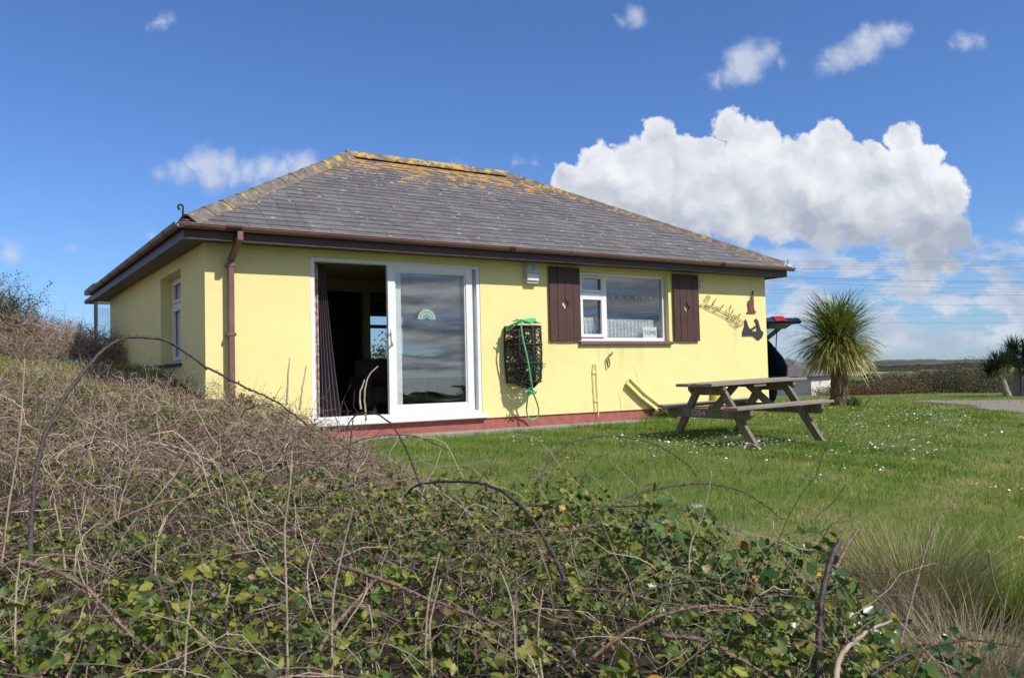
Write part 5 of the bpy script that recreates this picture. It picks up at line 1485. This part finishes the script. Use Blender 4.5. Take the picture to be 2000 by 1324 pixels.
# daisies
def flower_mesh(pts, size, m, name, label, kind='stuff'):
    mb_v = []; mb_t = []
    N = len(pts); n = 7
    tilt = rng.normal(0, 0.35, (N, 2))
    for i_ in range(N):
        b = len(mb_v); s = size[i_]
        mb_v.append((0+pts[i_][0], pts[i_][1], pts[i_][2]+0.004))
        for k_ in range(n):
            a = 2*math.pi*k_/n; dx, dy = math.cos(a)*s, math.sin(a)*s
            mb_v.append((pts[i_][0]+dx, pts[i_][1]+dy, pts[i_][2]+dx*tilt[i_][0]+dy*(tilt[i_][1]-0.45)))
        for k_ in range(n): mb_t.append((b, b+1+k_, b+1+(k_+1) % n))
    return npmesh(name, np.array(mb_v), np.array(mb_t), m)
dp_ = []
clusters = [(1040, 862, 13, 30), (1240, 862, 45, 40), (1300, 870, 60, 60), (1440, 868, 50, 110), (1480, 866, 30, 70), (1570, 815, 60, 50), (1640, 800, 80, 80), (1690, 830, 60, 55), (1800, 812, 40, 50),
            (1850, 818, 40, 80), (1760, 870, 50, 40), (1680, 880, 40, 50), (1590, 895, 40, 14), (1800, 885, 60, 20), (1950, 852, 30, 14), (1585, 938, 8, 10), (1670, 915, 40, 14), (1780, 800, 60, 50), (1530, 880, 60, 25), (1400, 880, 60, 30), (1120, 868, 40, 16), (1700, 805, 60, 40), (1900, 960, 60, 12), (1620, 850, 60, 30)]
for (cx, cy, sp, n) in clusters:
    for _ in range(int(n*1.5)):
        px, py = random.gauss(cx, sp*0.6), random.gauss(cy, sp*0.16+2)
        v = _F+_R2*(px-1000)/1659.77-_U2*(py-662)/1659.77; t_ = 4.0
        for _k in range(60):
            p = CAM+v*t_
            if p[2] < float(soil(p[0], p[1]))+0.05: break
            t_ += 0.35
        p = CAM+v*t_
        if p[1] < -0.5 and t_ < 24: dp_.append((p[0]+random.uniform(-.2, .2), p[1]+random.uniform(-.2, .2)))
dp_ = np.array(dp_); dz_ = soil(dp_[:, 0], dp_[:, 1])+rng.uniform(0.05, 0.09, len(dp_))
tag(flower_mesh(np.column_stack([dp_, dz_]), rng.uniform(0.010, 0.016, len(dp_)), M['daisy'], 'daisies', None), 'white daisies sprinkled in drifts over the lawn', 'daisies', kind='stuff')
DL = ['yellow dandelion in the lawn nearest below the lobster pot', 'yellow dandelion nearest the thicket below the lobster pot', 'yellow dandelion on the lawn below the diagonal trunking', 'leftmost of the dandelions between picnic table and drive', 'middle one of the dandelions between picnic table and drive', 'rightmost of the dandelions between picnic table and drive', 'yellow dandelion at the right edge of the lawn']
for k, (px, py, d) in enumerate([(1058, 858, 9.6), (1108, 886, 8.4), (1210, 855, 10.0), (1716, 822, 13.5), (1740, 820, 13.6), (1745, 828, 13.0), (1992, 984, 6.0)]):
    p = at(px, py, d); z = float(soil(p[0], p[1]))
    dn = empty('dandelion', (float(p[0]), float(p[1]), z), local=True, label=DL[k], cat='flower', group='dandelions in the lawn')
    MB().tube([(0, 0, 0), (0.004, 0, 0.06), (0, 0, 0.095)], 0.003, 5).build('stem', M['grass'], dn)
    hb = MB()
    for q_ in range(14):
        a = 2*math.pi*q_/14; 
        for (r_, hh) in ((0.024, 0.100), (0.015, 0.108)): hb.add([(0, 0, 0.096), (math.cos(a-.2)*r_, math.sin(a-.2)*r_, hh), (math.cos(a+.2)*r_, math.sin(a+.2)*r_, hh)], [(0, 1, 2)])
    hb.build('flower_head', M['dandelion'], dn)

# named canes: arching brambles
def cane(pts, d0, d1, r0, label, m='cane', thorns=True, leafy=0, tip=0.4, name='bramble_cane'):
    n = len(pts); P3 = [at(px, py, d0+(d1-d0)*k_/(n-1)) for k_, (px, py) in enumerate(pts)]
    sp = spline([tuple(p) for p in P3], 8)
    K = len(sp); rr = [r0*(1-(1-tip)*k_/(K-1)) for k_ in range(K)]
    c = empty(name, tuple(sp[0]), label=label, cat='bramble')
    # slight knobbly offset
    sp = [p+Vector((random.gauss(0, r0*0.16), random.gauss(0, r0*0.16), random.gauss(0, r0*0.16))) for p in sp]
    MB().tube([tuple(p) for p in sp], rr, 7).build('stem', M[m], c, smooth=True)
    if thorns:
        th_ = MB()
        for i_ in range(1, K-1):
            for _ in range(2):
                p = sp[i_].lerp(sp[i_+1], random.random()); t_ = (sp[i_+1]-sp[i_]).normalized()
                d = Vector((random.gauss(0, 1), random.gauss(0, 1), random.gauss(0, 1))); d -= t_*d.dot(t_); d.normalize(); e = p+d*(rr[i_]*1.0+random.uniform(0.004, 0.007))-t_*0.003
                s_v = t_.cross(d)*0.0018; b = p+d*rr[i_]*0.7
                th_.add([tuple(b+t_*0.003), tuple(b-t_*0.003+s_v), tuple(b-t_*0.003-s_v), tuple(e)], [(0, 1, 3), (1, 2, 3), (2, 0, 3)])
        tag(th_.build('thorns', M[m], c), kind='stuff')
    if leafy:
        pts_ = np.array([tuple(sp[random.randrange(K)]+Vector((random.gauss(0, .014), random.gauss(0, .014), random.gauss(0, .014)))) for _ in range(leafy)])
        V, T, R = leaves(pts_, rng.uniform(0.010, 0.022, leafy), np.clip(rng.beta(2, 1.6, leafy), 0, 1)*0.9)
        tag(npmesh('leaves', V, T, M['leaf'], R, c), kind='stuff')
    return c
cane([(58, 1110), (60, 1030), (66, 960), (75, 900), (92, 840), (130, 770), (190, 695), (225, 668), (262, 658), (330, 668), (400, 715), (470, 752), (540, 785), (600, 830)], 2.7, 4.2, 0.0095, 'long dark bramble cane arching high in front of the side window', leafy=14)
cane([(1135, 1200), (1110, 1150), (1085, 1090), (1050, 1030), (1015, 985), (960, 950), (900, 940), (820, 945), (790, 970)], 2.5, 3.2, 0.0085, 'thick dark bramble cane arching over the middle of the thicket', leafy=10)
cane([(1050, 950), (1070, 905), (1105, 870), (1150, 855), (1210, 852), (1280, 868), (1340, 905), (1360, 930)], 3.9, 4.5, 0.0050, 'thin dark bramble cane arching over the lawn below the window', leafy=4)
cane([(1085, 1110), (1120, 1060), (1165, 1010), (1230, 968), (1310, 950), (1390, 945), (1460, 965), (1530, 1015)], 3.0, 3.8, 0.0060, 'long bramble cane bowing right across the lawn edge', leafy=4, tip=0.3)
cane([(950, 975), (1020, 985), (1110, 990), (1210, 988), (1300, 988), (1370, 1010), (1430, 1045)], 3.4, 3.6, 0.0065, 'nearly level dark cane fringed with small leaves beside the lawn', leafy=120)
cane([(1205, 1210), (1240, 1165), (1300, 1143), (1380, 1135), (1470, 1160), (1560, 1200)], 2.4, 2.6, 0.0062, 'low arching cane just above the glossy leaves', 'cane', leafy=14)
cane([(1598, 1330), (1600, 1240), (1606, 1160), (1622, 1095), (1640, 1055)], 2.0, 2.2, 0.0085, 'thick black upright bramble stem with a broken tip at lower right', 'cane', tip=0.8)
cane([(1632, 1110), (1655, 1065), (1675, 1035)], 2.15, 2.3, 0.0050, 'short pinkish side shoot beside the broken black stem', 'cane_red', tip=0.6)
cane([(1740, 1330), (1768, 1220), (1795, 1120), (1825, 1030), (1868, 975)], 2.4, 2.9, 0.0046, 'slim mauve shoot leaning right in front of the tall tussock', 'cane_red', tip=0.4)
cane([(1632, 1330), (1645, 1275), (1690, 1235), (1740, 1212)], 1.9, 2.1, 0.0075, 'pale stout stem leaning right at the bottom right', 'stalk', thorns=False)
cane([(840, 990), (815, 930), (795, 880), (765, 830), (725, 805), (690, 815), (675, 840)], 3.6, 4.2, 0.0060, 'dark cane curving up in front of the door threshold', leafy=10)
cane([(680, 940), (682, 890), (690, 815)], 3.4, 3.5, 0.0055, 'short black upright cane below the open doorway', leafy=6)
cane([(1290, 1240), (1370, 1250), (1440, 1285), (1530, 1335)], 1.8, 1.7, 0.0058, 'reddish cane trailing to the bottom edge right of centre', 'cane_red', leafy=6)
cane([(650, 1100), (740, 1130), (850, 1175), (960, 1215), (1060, 1270), (1120, 1330)], 2.2, 1.9, 0.0056, 'long reddish cane sloping down through the centre foreground', 'cane_red', leafy=10)
cane([(30, 1095), (100, 1112), (170, 1150), (240, 1225), (330, 1300)], 1.9, 1.8, 0.0060, 'reddish brown cane sloping down at the bottom left', 'cane_red', leafy=8)
cane([(590, 1330), (640, 1240), (690, 1180), (735, 1130)], 1.8, 2.0, 0.0060, 'purple cane rising from the bottom edge left of centre', 'cane_red', leafy=4)
cane([(480, 960), (560, 930), (640, 900), (700, 860), (800, 850), (880, 880)], 3.3, 3.9, 0.0045, 'thin cane looping below the patio door sill', leafy=6)
cane([(1150, 1290), (1230, 1230), (1330, 1190), (1440, 1185), (1560, 1230)], 2.0, 2.1, 0.0052, 'mauve cane bowed low over the right foreground leaves', 'cane_red', leafy=10)
cane([(1700, 1320), (1790, 1270), (1890, 1250), (1985, 1262)], 1.9, 2.3, 0.0045, 'slim dark cane reaching right along the bottom right corner', 'cane', leafy=4)
cane([(200, 905), (330, 870), (440, 850), (560, 830), (640, 850), (700, 900)], 3.6, 4.2, 0.0042, 'low reddish cane arching along the middle of the left bank', 'cane_red', leafy=10)
cane([(190, 1035), (300, 985), (420, 960), (520, 900), (600, 880)], 2.9, 3.4, 0.0045, 'brown cane crossing the left bank halfway down', 'cane_red', leafy=10)
# dead stalks
stalks = [[(562, 1330), (560, 1180), (556, 1040), (566, 950), (570, 880)], [(144, 1136), (150, 1070), (162, 1010), (172, 975)], [(127, 1112), (120, 1050), (106, 980)], [(303, 1128), (306, 1060), (324, 1015)],
          [(360, 1322), (366, 1220), (376, 1136)], [(608, 1190), (600, 1120), (615, 1050)], [(4, 1100), (15, 1000), (28, 920), (40, 830), (45, 760), (48, 700)], [(30, 1330), (30, 1180), (40, 1080)], [(648, 1330), (650, 1180), (668, 1080), (690, 990)],
          [(105, 1300), (110, 1265), (150, 1220), (165, 1180)], [(845, 1330), (840, 1220), (862, 1130)], [(1007, 1290), (1000, 1180), (975, 1110)], [(450, 1270), (440, 1200), (450, 1140)], [(1060, 1330), (1050, 1240), (1060, 1150)],
          [(715, 820), (712, 770), (720, 735), (738, 715)], [(705, 800), (703, 770), (712, 742)], [(1345, 1120), (1350, 1060), (1375, 1000), (1390, 920)], [(830, 1300), (836, 1180), (858, 1080)], [(1930, 1075), (1940, 1130), (1960, 1190)], [(560, 790), (563, 730), (566, 700)], [(585, 800), (592, 750), (598, 715)]]
SL = ['tallest pale dead stalk standing straight up from the bottom edge, left of centre', 'pale stalk leaning right, right one of a pair at far left', 'pale stalk leaning left, left one of a pair at far left', 'short pale stalk bending right near the middle of the left foreground',
      'pale stalk rising from the bottom edge between the pair and the tallest stalk', 'short thin stalk just right of the tallest pale stalk', 'long grey stalk rising along the left edge towards the shrub', 'dead stalk at the bottom left corner', 'pale stalk leaning right from the bottom edge, right of the tallest',
      'short bent stalk at the bottom left beside the reddish cane', 'kinked pale stalk at the bottom edge below the door', 'pale stalk leaning left under the thick arching cane', 'short stalk left of the tallest stalk near the bottom', 'dead stalk at the bottom edge below the lobster pot',
      'taller dry shoot standing in front of the open doorway', 'shorter dry shoot standing in front of the open doorway', 'dry grass-like stalk leaning right against the lawn below the window', 'slim stalk in the brambles below the sliding pane', 'pale bent stalk among the tussocks at the right edge', 'dry shoot against the yellow wall left of the door', 'dry shoot touching the left door frame']
for k, st in enumerate(stalks):
    d = np.interp(st[0][1], [700, 800, 950, 1120, 1330], [7.0, 4.6, 3.2, 2.4, 1.7])
    c = cane(st, d, d*1.03, 0.0034*max(0.8, d/2.6), 'x', 'stalk', thorns=False, tip=0.5, name='dead_stalk')
    c['label'] = SL[k]; c['category'] = 'dead stalk'; c['group'] = 'dead stalks in the brambles'

# hedge mound and shrub behind the bank, left
def mound(cx, cy, rx_, ry_, z0, h, nt_, nl, mt_t, mt_l, name, label, cat, leaf=(0.02, 0.045), upright=0.6, seg=0.06, rr=(0.002, 0.005), kind='stuff', lcol=(0.2, 0.8), trunks=0):
    a = rng.uniform(0, 6.28, nt_); r_ = np.sqrt(rng.random(nt_)); x = cx+np.cos(a)*r_*rx_; y = cy+np.sin(a)*r_*ry_
    top = h*np.sqrt(np.clip(1-r_**2*0.92, 0, 1))*(1+0.18*wob(x*1.4, y*1.4)); z = z0+top*rng.uniform(0.35, 0.95, nt_)
    pth = walk(x, y, z, 6, rng.uniform(0.5, 1.4, nt_)*seg, rng.uniform(0, 1, nt_)*upright*2, 0.3)
    tw = tubes(pth, rng.uniform(*rr, nt_)[:, None]*np.linspace(1, 0.4, 7)[None], rng.beta(2, 2, nt_))
    c = empty(name, (cx, cy, z0), label=label, cat=cat)
    tag(npmesh('twigs', *tw[:2], M[mt_t], tw[2], c), kind='stuff')
    if nl:
        i_ = rng.integers(0, nt_, nl); j_ = rng.integers(2, 7, nl); P_ = pth[i_, j_]+rng.normal(0, 0.03, (nl, 3))
        V, T, R = leaves(P_, rng.uniform(*leaf, nl), rng.uniform(*lcol, nl))
        tag(npmesh('leaves', V, T, M[mt_l], R, c), kind='stuff')
    return c
mound(-1.6, 6.6, 2.1, 1.5, 0.85, 0.95, 5200, 2600, 'twig', 'leaf', 'bramble_mound', 'brown leafless bramble mound behind the bank left of the house', 'brambles', rr=(0.002, 0.005))
mound(-0.9, 9.3, 1.3, 1.2, 0.85, 1.05, 2600, 2400, 'twig', 'leaf', 'bramble_mound', 'bramble mound tipped with green below the glazed porch', 'brambles')
mound(-2.0, 7.7, 0.85, 1.0, 1.0, 1.35, 900, 26000, 'twig', 'greenscrub', 'evergreen_shrub', 'dark green shrub with upright shoots at the left edge', 'shrub', leaf=(0.018, 0.04), upright=1.8, seg=0.085, lcol=(0, 0.8))

# ------------------------------------------------------------------ cabbage palms
def crown(cx, cy, cz, n, ln, wd, droop, az_spread=None, mt='frond', down=0.35, parent=None, rj=0.06):
    az = rng.uniform(0, 6.28, n); el = np.clip(rng.beta(1.25, 0.95, n), 0, 1)   # 0 up .. 1 hanging
    lean = 0.05+el*2.15
    K = 6; L_ = ln*(0.75+0.35*rng.random(n))*(1-0.15*el); base = np.stack([cx+rng.normal(0, rj, n), cy+rng.normal(0, rj, n), cz+rng.normal(0, rj, n)-0.25*el*ln*down], 1)
    rn = np.clip(0.12+0.35*el+0.4*rng.random(n)+0.25*(el > 0.82), 0, 1)
    return blades(base, L_, np.full(n, wd)*rng.uniform(0.7, 1.2, n), lean, rn, droop, K=K, az=az)
pb = at(1640, 788, 17.5)
pbz = float(soil(pb[0], pb[1]))
palm = empty('cabbage_palm', (float(pb[0]), float(pb[1]), pbz), label='cabbage palm with a thick brown trunk and shaggy round crown beside the house', cat='palm')
tk = MB(); K = 26; vs = []; n = 20
zt = 1.45; hz_ = []
rgs = []
for k in range(K):
    t_ = k/(K-1); z = pbz-0.05+(zt+0.05)*t_; r_ = 0.172-0.030*t_+0.05*(1-t_)**6+0.008*math.sin(k*2.2)
    rgs.append([(pb[0]+0.02*math.sin(t_*3)+math.cos(2*math.pi*q_/n)*r_*(1+0.07*math.sin(q_*3+k*1.3)+random.uniform(-.03, .03)), pb[1]+math.sin(2*math.pi*q_/n)*r_*(1+0.07*math.sin(q_*3+k*1.3)), z) for q_ in range(n)])
tk.add([p for r_ in rgs for p in r_], [(k*n+q_, k*n+(q_+1) % n, (k+1)*n+(q_+1) % n, (k+1)*n+q_) for k in range(K-1) for q_ in range(n)]).build('trunk', M['trunk'], palm, smooth=False)
# leaf bases round the trunk
cz0 = pbz+1.43
V1 = crown(pb[0], pb[1], cz0, 2100, 1.10, 0.028, 0.46, rj=0.09, down=0.28)
# short dead skirt
nsk = 260; az = rng.uniform(0, 6.28, nsk)
b = np.stack([pb[0]+np.cos(az)*0.14, pb[1]+np.sin(az)*0.14, pbz+1.15+0.3*rng.random(nsk)], 1)
V2 = blades(b, rng.uniform(0.35, 0.65, nsk), rng.uniform(0.015, 0.025, nsk), rng.uniform(1.7, 2.6, nsk), 0.75+0.25*rng.random(nsk), 0.25, K=4, az=az)
V, T, R = join([V1, V2]); tag(npmesh('crown', V, T, M['frond'], R, palm), kind='stuff')
# agave-like plant at its foot
ag = at(1668, 782, 17.3); n = 34
V, T, R = blades(np.stack([np.full(n, ag[0])+rng.normal(0, .08, n), np.full(n, ag[1])+rng.normal(0, .08, n), np.full(n, float(soil(ag[0], ag[1])))], 1), rng.uniform(0.18, 0.36, n), np.full(n, 0.03), rng.uniform(0.1, 0.9, n), rng.random(n)*0.5, 0.25, K=4)
tag(npmesh('strappy_plant', V, T, M['greenscrub'], R), 'small strappy green plant at the foot of the cabbage palm', 'plant')
# right-hand group
def small_palm(px, pyb, pyt, d, lean_px, label, heads, m='pale_trunk', r=0.13):
    b = at(px, pyb, d); z0 = float(soil(b[0], b[1])); t_ = at(px+lean_px, pyt, d)
    c = empty('branching_palm', (float(b[0]), float(b[1]), z0), label=label, cat='palm', group='palms at the right edge')
    mid = (np.array([b[0], b[1], z0])*0.45+t_*0.55)+np.array([0.03, 0, 0])
    P_ = spline([(b[0], b[1], z0-0.05), tuple(mid), tuple(t_)], 8)
    MB().tube([tuple(p) for p in P_], [r*(1.15-0.4*k_/(len(P_)-1)) for k_ in range(len(P_))], 9).build('trunk', M[m], c, smooth=True)
    out_ = []
    for (hx, hy, nn, ln) in heads:
        h = at(px+lean_px+hx, pyt+hy, d)
        if abs(hx)+abs(hy) > 6: MB().tube([tuple(t_), tuple((t_+h)/2), tuple(h)], [r*0.7, r*0.55, r*0.5], 7).build('limb', M[m], c, smooth=True)
        out_.append(crown(h[0], h[1], h[2], nn, ln, 0.035, 0.10, mt='frond_dark', rj=0.04))
    V, T, R = join(out_); tag(npmesh('crown', V, T, M['frond_dark'], R, c), kind='stuff'); return c
small_palm(1969, 774, 722, 27, -22, 'leaning palm with a pale bare trunk, leftmost of the palms at the right edge', [(-2, -6, 260, 0.55), (-16, 4, 160, 0.5), (14, -14, 220, 0.55)], r=0.11)
small_palm(1986, 774, 715, 27.5, 2, 'tallest palm of the group at the right edge, its tuft standing clear', [(-9, -32, 300, 0.55), (-12, -8, 200, 0.5)], r=0.13)
small_palm(2008, 776, 705, 27.2, 2, 'palm cut off by the right edge of the picture', [(-6, -12, 300, 0.6), (10, -20, 220, 0.6), (-2, 14, 200, 0.6)], r=0.15)

# ------------------------------------------------------------------ scrub beyond
def bush_field(name, label, specs, nper, size, mt, colr=(0, 1)):
    parts = []
    for (px, d, w_, h) in specs:
        c = at(px, 760, d); cx, cy = c[0], c[1]; z0 = float(soil(cx, cy)); n = int(nper*w_*h)
        u = norm(rng.normal(size=(n, 3))); r_ = rng.random(n)**0.4
        lump = 1+0.25*np.sin(u[:, 0]*6+cx)+0.2*np.sin(u[:, 2]*7+cy)+0.15*np.sin(u[:, 1]*9)
        P_ = np.stack([cx+u[:, 0]*r_*w_*0.5*lump, cy+u[:, 1]*r_*w_*0.5*lump, z0+np.abs(u[:, 2])*r_*h*(1+(lump-1)*0.35)], 1)
        base = rng.uniform(0, 0.3)
        parts.append(leaves(P_, rng.uniform(0.7, 1.3, n)*size, np.clip(colr[0]+base+rng.random(n)*(colr[1]-colr[0]-0.3), 0, 1), 0.4, 0.7))
    V, T, R = join(parts)
    return tag(npmesh(name, V, T, M[mt], R), label, 'scrub', kind='stuff')
r2 = random.Random(5)
bush_field('grey_scrub', 'grey leafless willow-like scrub beyond the drive', [(r2.uniform(1740, 1960), r2.uniform(34, 50), r2.uniform(2.0, 4.0), r2.uniform(0.6, 1.0)) for _ in range(26)]+[(1900, 34, 3.5, 1.3), (1860, 35, 3, 1.25), (1820, 36, 3, 1.0), (1930, 36, 4, 1.2)], 2600, 0.045, 'scrub')
bush_field('russet_scrub', 'russet brown low scrub beyond the palm', [(r2.uniform(1640, 1790), r2.uniform(31, 42), r2.uniform(1.8, 3.2), r2.uniform(0.3, 0.55)) for _ in range(24)], 1000, 0.05, 'heather')
def mounds(name, label, specs, m_):
    mb = MB(); n, K = 14, 6
    for (px, d, w_, h) in specs:
        c = at(px, 760, d); cx, cy = float(c[0]), float(c[1]); z0 = float(soil(cx, cy))-0.3*h; ph = r2.uniform(0, 6)
        vs = []
        for k in range(K):
            f_ = k/(K-1); el = f_*math.pi/2
            for q_ in range(n):
                a = 2*math.pi*q_/n; j_ = 1+0.22*math.sin(a*3+ph)+0.15*math.sin(a*5+ph*2+k)+r2.uniform(-.14, .14)
                vs.append((cx+math.cos(a)*math.cos(el)*w_*0.5*j_, cy+math.sin(a)*math.cos(el)*w_*0.5*j_, z0+math.sin(el)*h*1.3*(1+r2.uniform(-.13, .13))))
        mb.add(vs, [(k*n+q_, k*n+(q_+1) % n, (k+1)*n+(q_+1) % n, (k+1)*n+q_) for k in range(K-1) for q_ in range(n)]+[tuple(range((K-1)*n, K*n))])
    return tag(mb.build(name, m_), label, 'scrub', kind='stuff')
def m_scrub(name, c1, c2, c3, sc_):
    m, t, p = mat(name, c1, 0.95, 0.1); v = pos(t)
    n1_ = t.noise(v, sc_, 6, 0.7); n2_ = t.noise(v, sc_*0.12, 3, 0.5)
    c = t.mix(t.ss(n1_, 0.35, 0.65), c1, c2); c = t.mix(t.ss(n2_, 0.45, 0.6), c, c3)
    t.l.new(c, p.inputs['Base Color']); bump(t, p, n1_, 1.0, 0.5/sc_); return m
mounds('green_scrub', 'dark green scrub in the middle distance', [(r2.uniform(1560, 1900), r2.uniform(58, 100), r2.uniform(4, 9), r2.uniform(1.5, 2.2)) for _ in range(70)], m_scrub('green_mound', (0.030, 0.055, 0.018), (0.075, 0.11, 0.035), (0.05, 0.085, 0.022), 1.6))
mounds('pale_scrub', 'pale sage scrub in the middle distance', [(r2.uniform(1500, 2080), r2.uniform(70, 170), r2.uniform(6, 14), r2.uniform(1.6, 2.7)) for _ in range(110)], m_scrub('sage_mound', (0.08, 0.085, 0.045), (0.19, 0.18, 0.10), (0.12, 0.14, 0.06), 1.2))
mounds('dune_scrub', 'pale dune grass hummocks on the far flats', [(r2.uniform(1500, 2100), r2.uniform(230, 520), r2.uniform(20, 60), r2.uniform(1.4, 3.0)) for _ in range(110)], m_scrub('dune_mound', (0.17, 0.15, 0.09), (0.36, 0.32, 0.21), (0.24, 0.21, 0.13), 0.25))
mounds('far_hedges', 'dark distant hedges below the hills', [(r2.uniform(1480, 2120), r2.uniform(560, 1000), r2.uniform(30, 110), r2.uniform(3, 6)) for _ in range(120)], m_scrub('hedge_mound', (0.025, 0.035, 0.018), (0.07, 0.075, 0.045), (0.05, 0.05, 0.03), 0.08))
def world_bushes(name, label, specs, nper, size, mt):
    parts = []
    for (cx, cy, w_, h) in specs:
        z0 = float(soil(cx, cy)); n = int(nper*w_*h); u = norm(rng.normal(size=(n, 3))); r_ = rng.random(n)**0.35
        lump = 1+0.25*np.sin(u[:, 0]*6+cx)+0.2*np.sin(u[:, 2]*7+cy)
        P_ = np.stack([cx+u[:, 0]*r_*w_*0.5*lump, cy+u[:, 1]*r_*w_*0.5*lump, z0+np.abs(u[:, 2])*r_*h*lump], 1)
        parts.append(leaves(P_, rng.uniform(0.7, 1.3, n)*size, rng.random(n), 0.4, 0.7))
    V, T, R = join(parts); return tag(npmesh(name, V, T, M[mt], R), label, 'scrub', kind='stuff')
def world_mounds(name, label, specs, m_):
    mb = MB(); n, K = 14, 6
    for (cx, cy, w_, h) in specs:
        z0 = float(soil(cx, cy))-0.2; ph = r2.uniform(0, 6); vs = []
        for k in range(K):
            el = k/(K-1)*math.pi/2
            for q_ in range(n):
                a = 2*math.pi*q_/n; j_ = 1+0.22*math.sin(a*3+ph)+r2.uniform(-.14, .14)
                vs.append((cx+math.cos(a)*math.cos(el)*w_*0.5*j_, cy+math.sin(a)*math.cos(el)*w_*0.5*j_, z0+math.sin(el)*h*(1+r2.uniform(-.10, .10))))
        mb.add(vs, [(k*n+q_, k*n+(q_+1) % n, (k+1)*n+(q_+1) % n, (k+1)*n+q_) for k in range(K-1) for q_ in range(n)]+[tuple(range((K-1)*n, K*n))])
    return tag(mb.build(name, m_), label, 'scrub', kind='stuff')
world_mounds('cliff_scrub', 'dense dark scrub rolling down to the sea behind the viewer', [(-20+1.0*k+r2.uniform(-.6, .6), r2.uniform(-48, -24), r2.uniform(3.5, 6), r2.uniform(1.6, 2.3)) for k in range(64)], m_scrub('cliff_mound', (0.020, 0.035, 0.012), (0.06, 0.08, 0.03), (0.04, 0.05, 0.02), 1.6))
world_bushes('clifftop_scrub', 'dark scrub along the seaward edge of the ground', [(r2.uniform(-12, 34), r2.uniform(-40, -20), r2.uniform(3, 6), r2.uniform(0.9, 1.5)) for _ in range(46)], 420, 0.16, 'greenscrub')
world_bushes('garden_hedge', 'green hedge behind the house glimpsed through the rooms', [(3.5+k*1.1, 12.5+r2.uniform(-.3, .3), 2.0, 1.7) for k in range(7)], 2200, 0.07, 'greenscrub')
# weed clump at the wall foot
def clump(x, y, n, ln, label, name='weed_clump', mt='greenscrub'):
    a = rng.uniform(0, 6.28, n)
    b = np.stack([x+rng.normal(0, .08, n), y+rng.normal(0, .05, n), np.full(n, float(soil(x, y)))], 1)
    V1 = blades(b, rng.uniform(0.4, 1, n)*ln, np.full(n, 0.012), rng.uniform(0.1, 1.0, n), rng.random(n), 0.6, K=3)
    V2 = leaves(b+np.abs(rng.normal(0, 1, (n, 3)))*np.array([0.04, 0.02, ln*0.35]), rng.uniform(0.03, 0.06, n), rng.random(n))
    V, T, R = join([V1, V2]); return tag(npmesh(name, V, T, M[mt], R), label, 'weeds', kind='stuff')
clump(7.15, -0.12, 160, 0.24, 'dark weed clump at the wall foot where the yellow trunking ends')
clump(0.75, -0.25, 220, 0.30, 'weeds growing against the wall left of the door sill', mt='leaf')
clump(0.35, -0.3, 220, 0.26, 'weeds at the foot of the brown downpipe', mt='leaf')
rb_ = MB().prism([(7.30, -0.20), (7.52, -0.20), (7.44, -0.03), (7.33, 0.02)], -0.28, -0.12).build('red_stone', M['plinth'])
tag(rb_, 'broken red painted block lying by the wall foot', 'block')

# ------------------------------------------------------------------ power lines
for k, (ya, yb) in enumerate([(508, 511), (512, 516), (517, 520), (524, 524), (539, 552), (542, 549), (545, 553), (548, 566), (563, 571), (566, 576), (572, 577), (591, 595), (612, 615), (627, 630)]):
    d = 150+k*6
    pts = []
    for q_ in range(17):
        px = 1380+q_*50; f_ = (px-1500)/500
        pts.append(tuple(at(px, ya+(yb-ya)*f_+2.0*(1-4*(f_-0.5)**2), d)))
    o = MB().tube(pts, 0.019, 4).build('power_line', M['wire'])
    ORD = ['topmost', 'second', 'third', 'fourth', 'fifth', 'sixth', 'seventh', 'eighth', 'ninth', 'tenth', 'eleventh', 'third lowest', 'second lowest', 'lowest']
    tag(o, ORD[k]+' of the thin overhead power lines crossing the sky above the palm', 'power line', 'overhead power lines')

for o in list(bpy.data.objects):
    if '_local' in o: del o['_local']
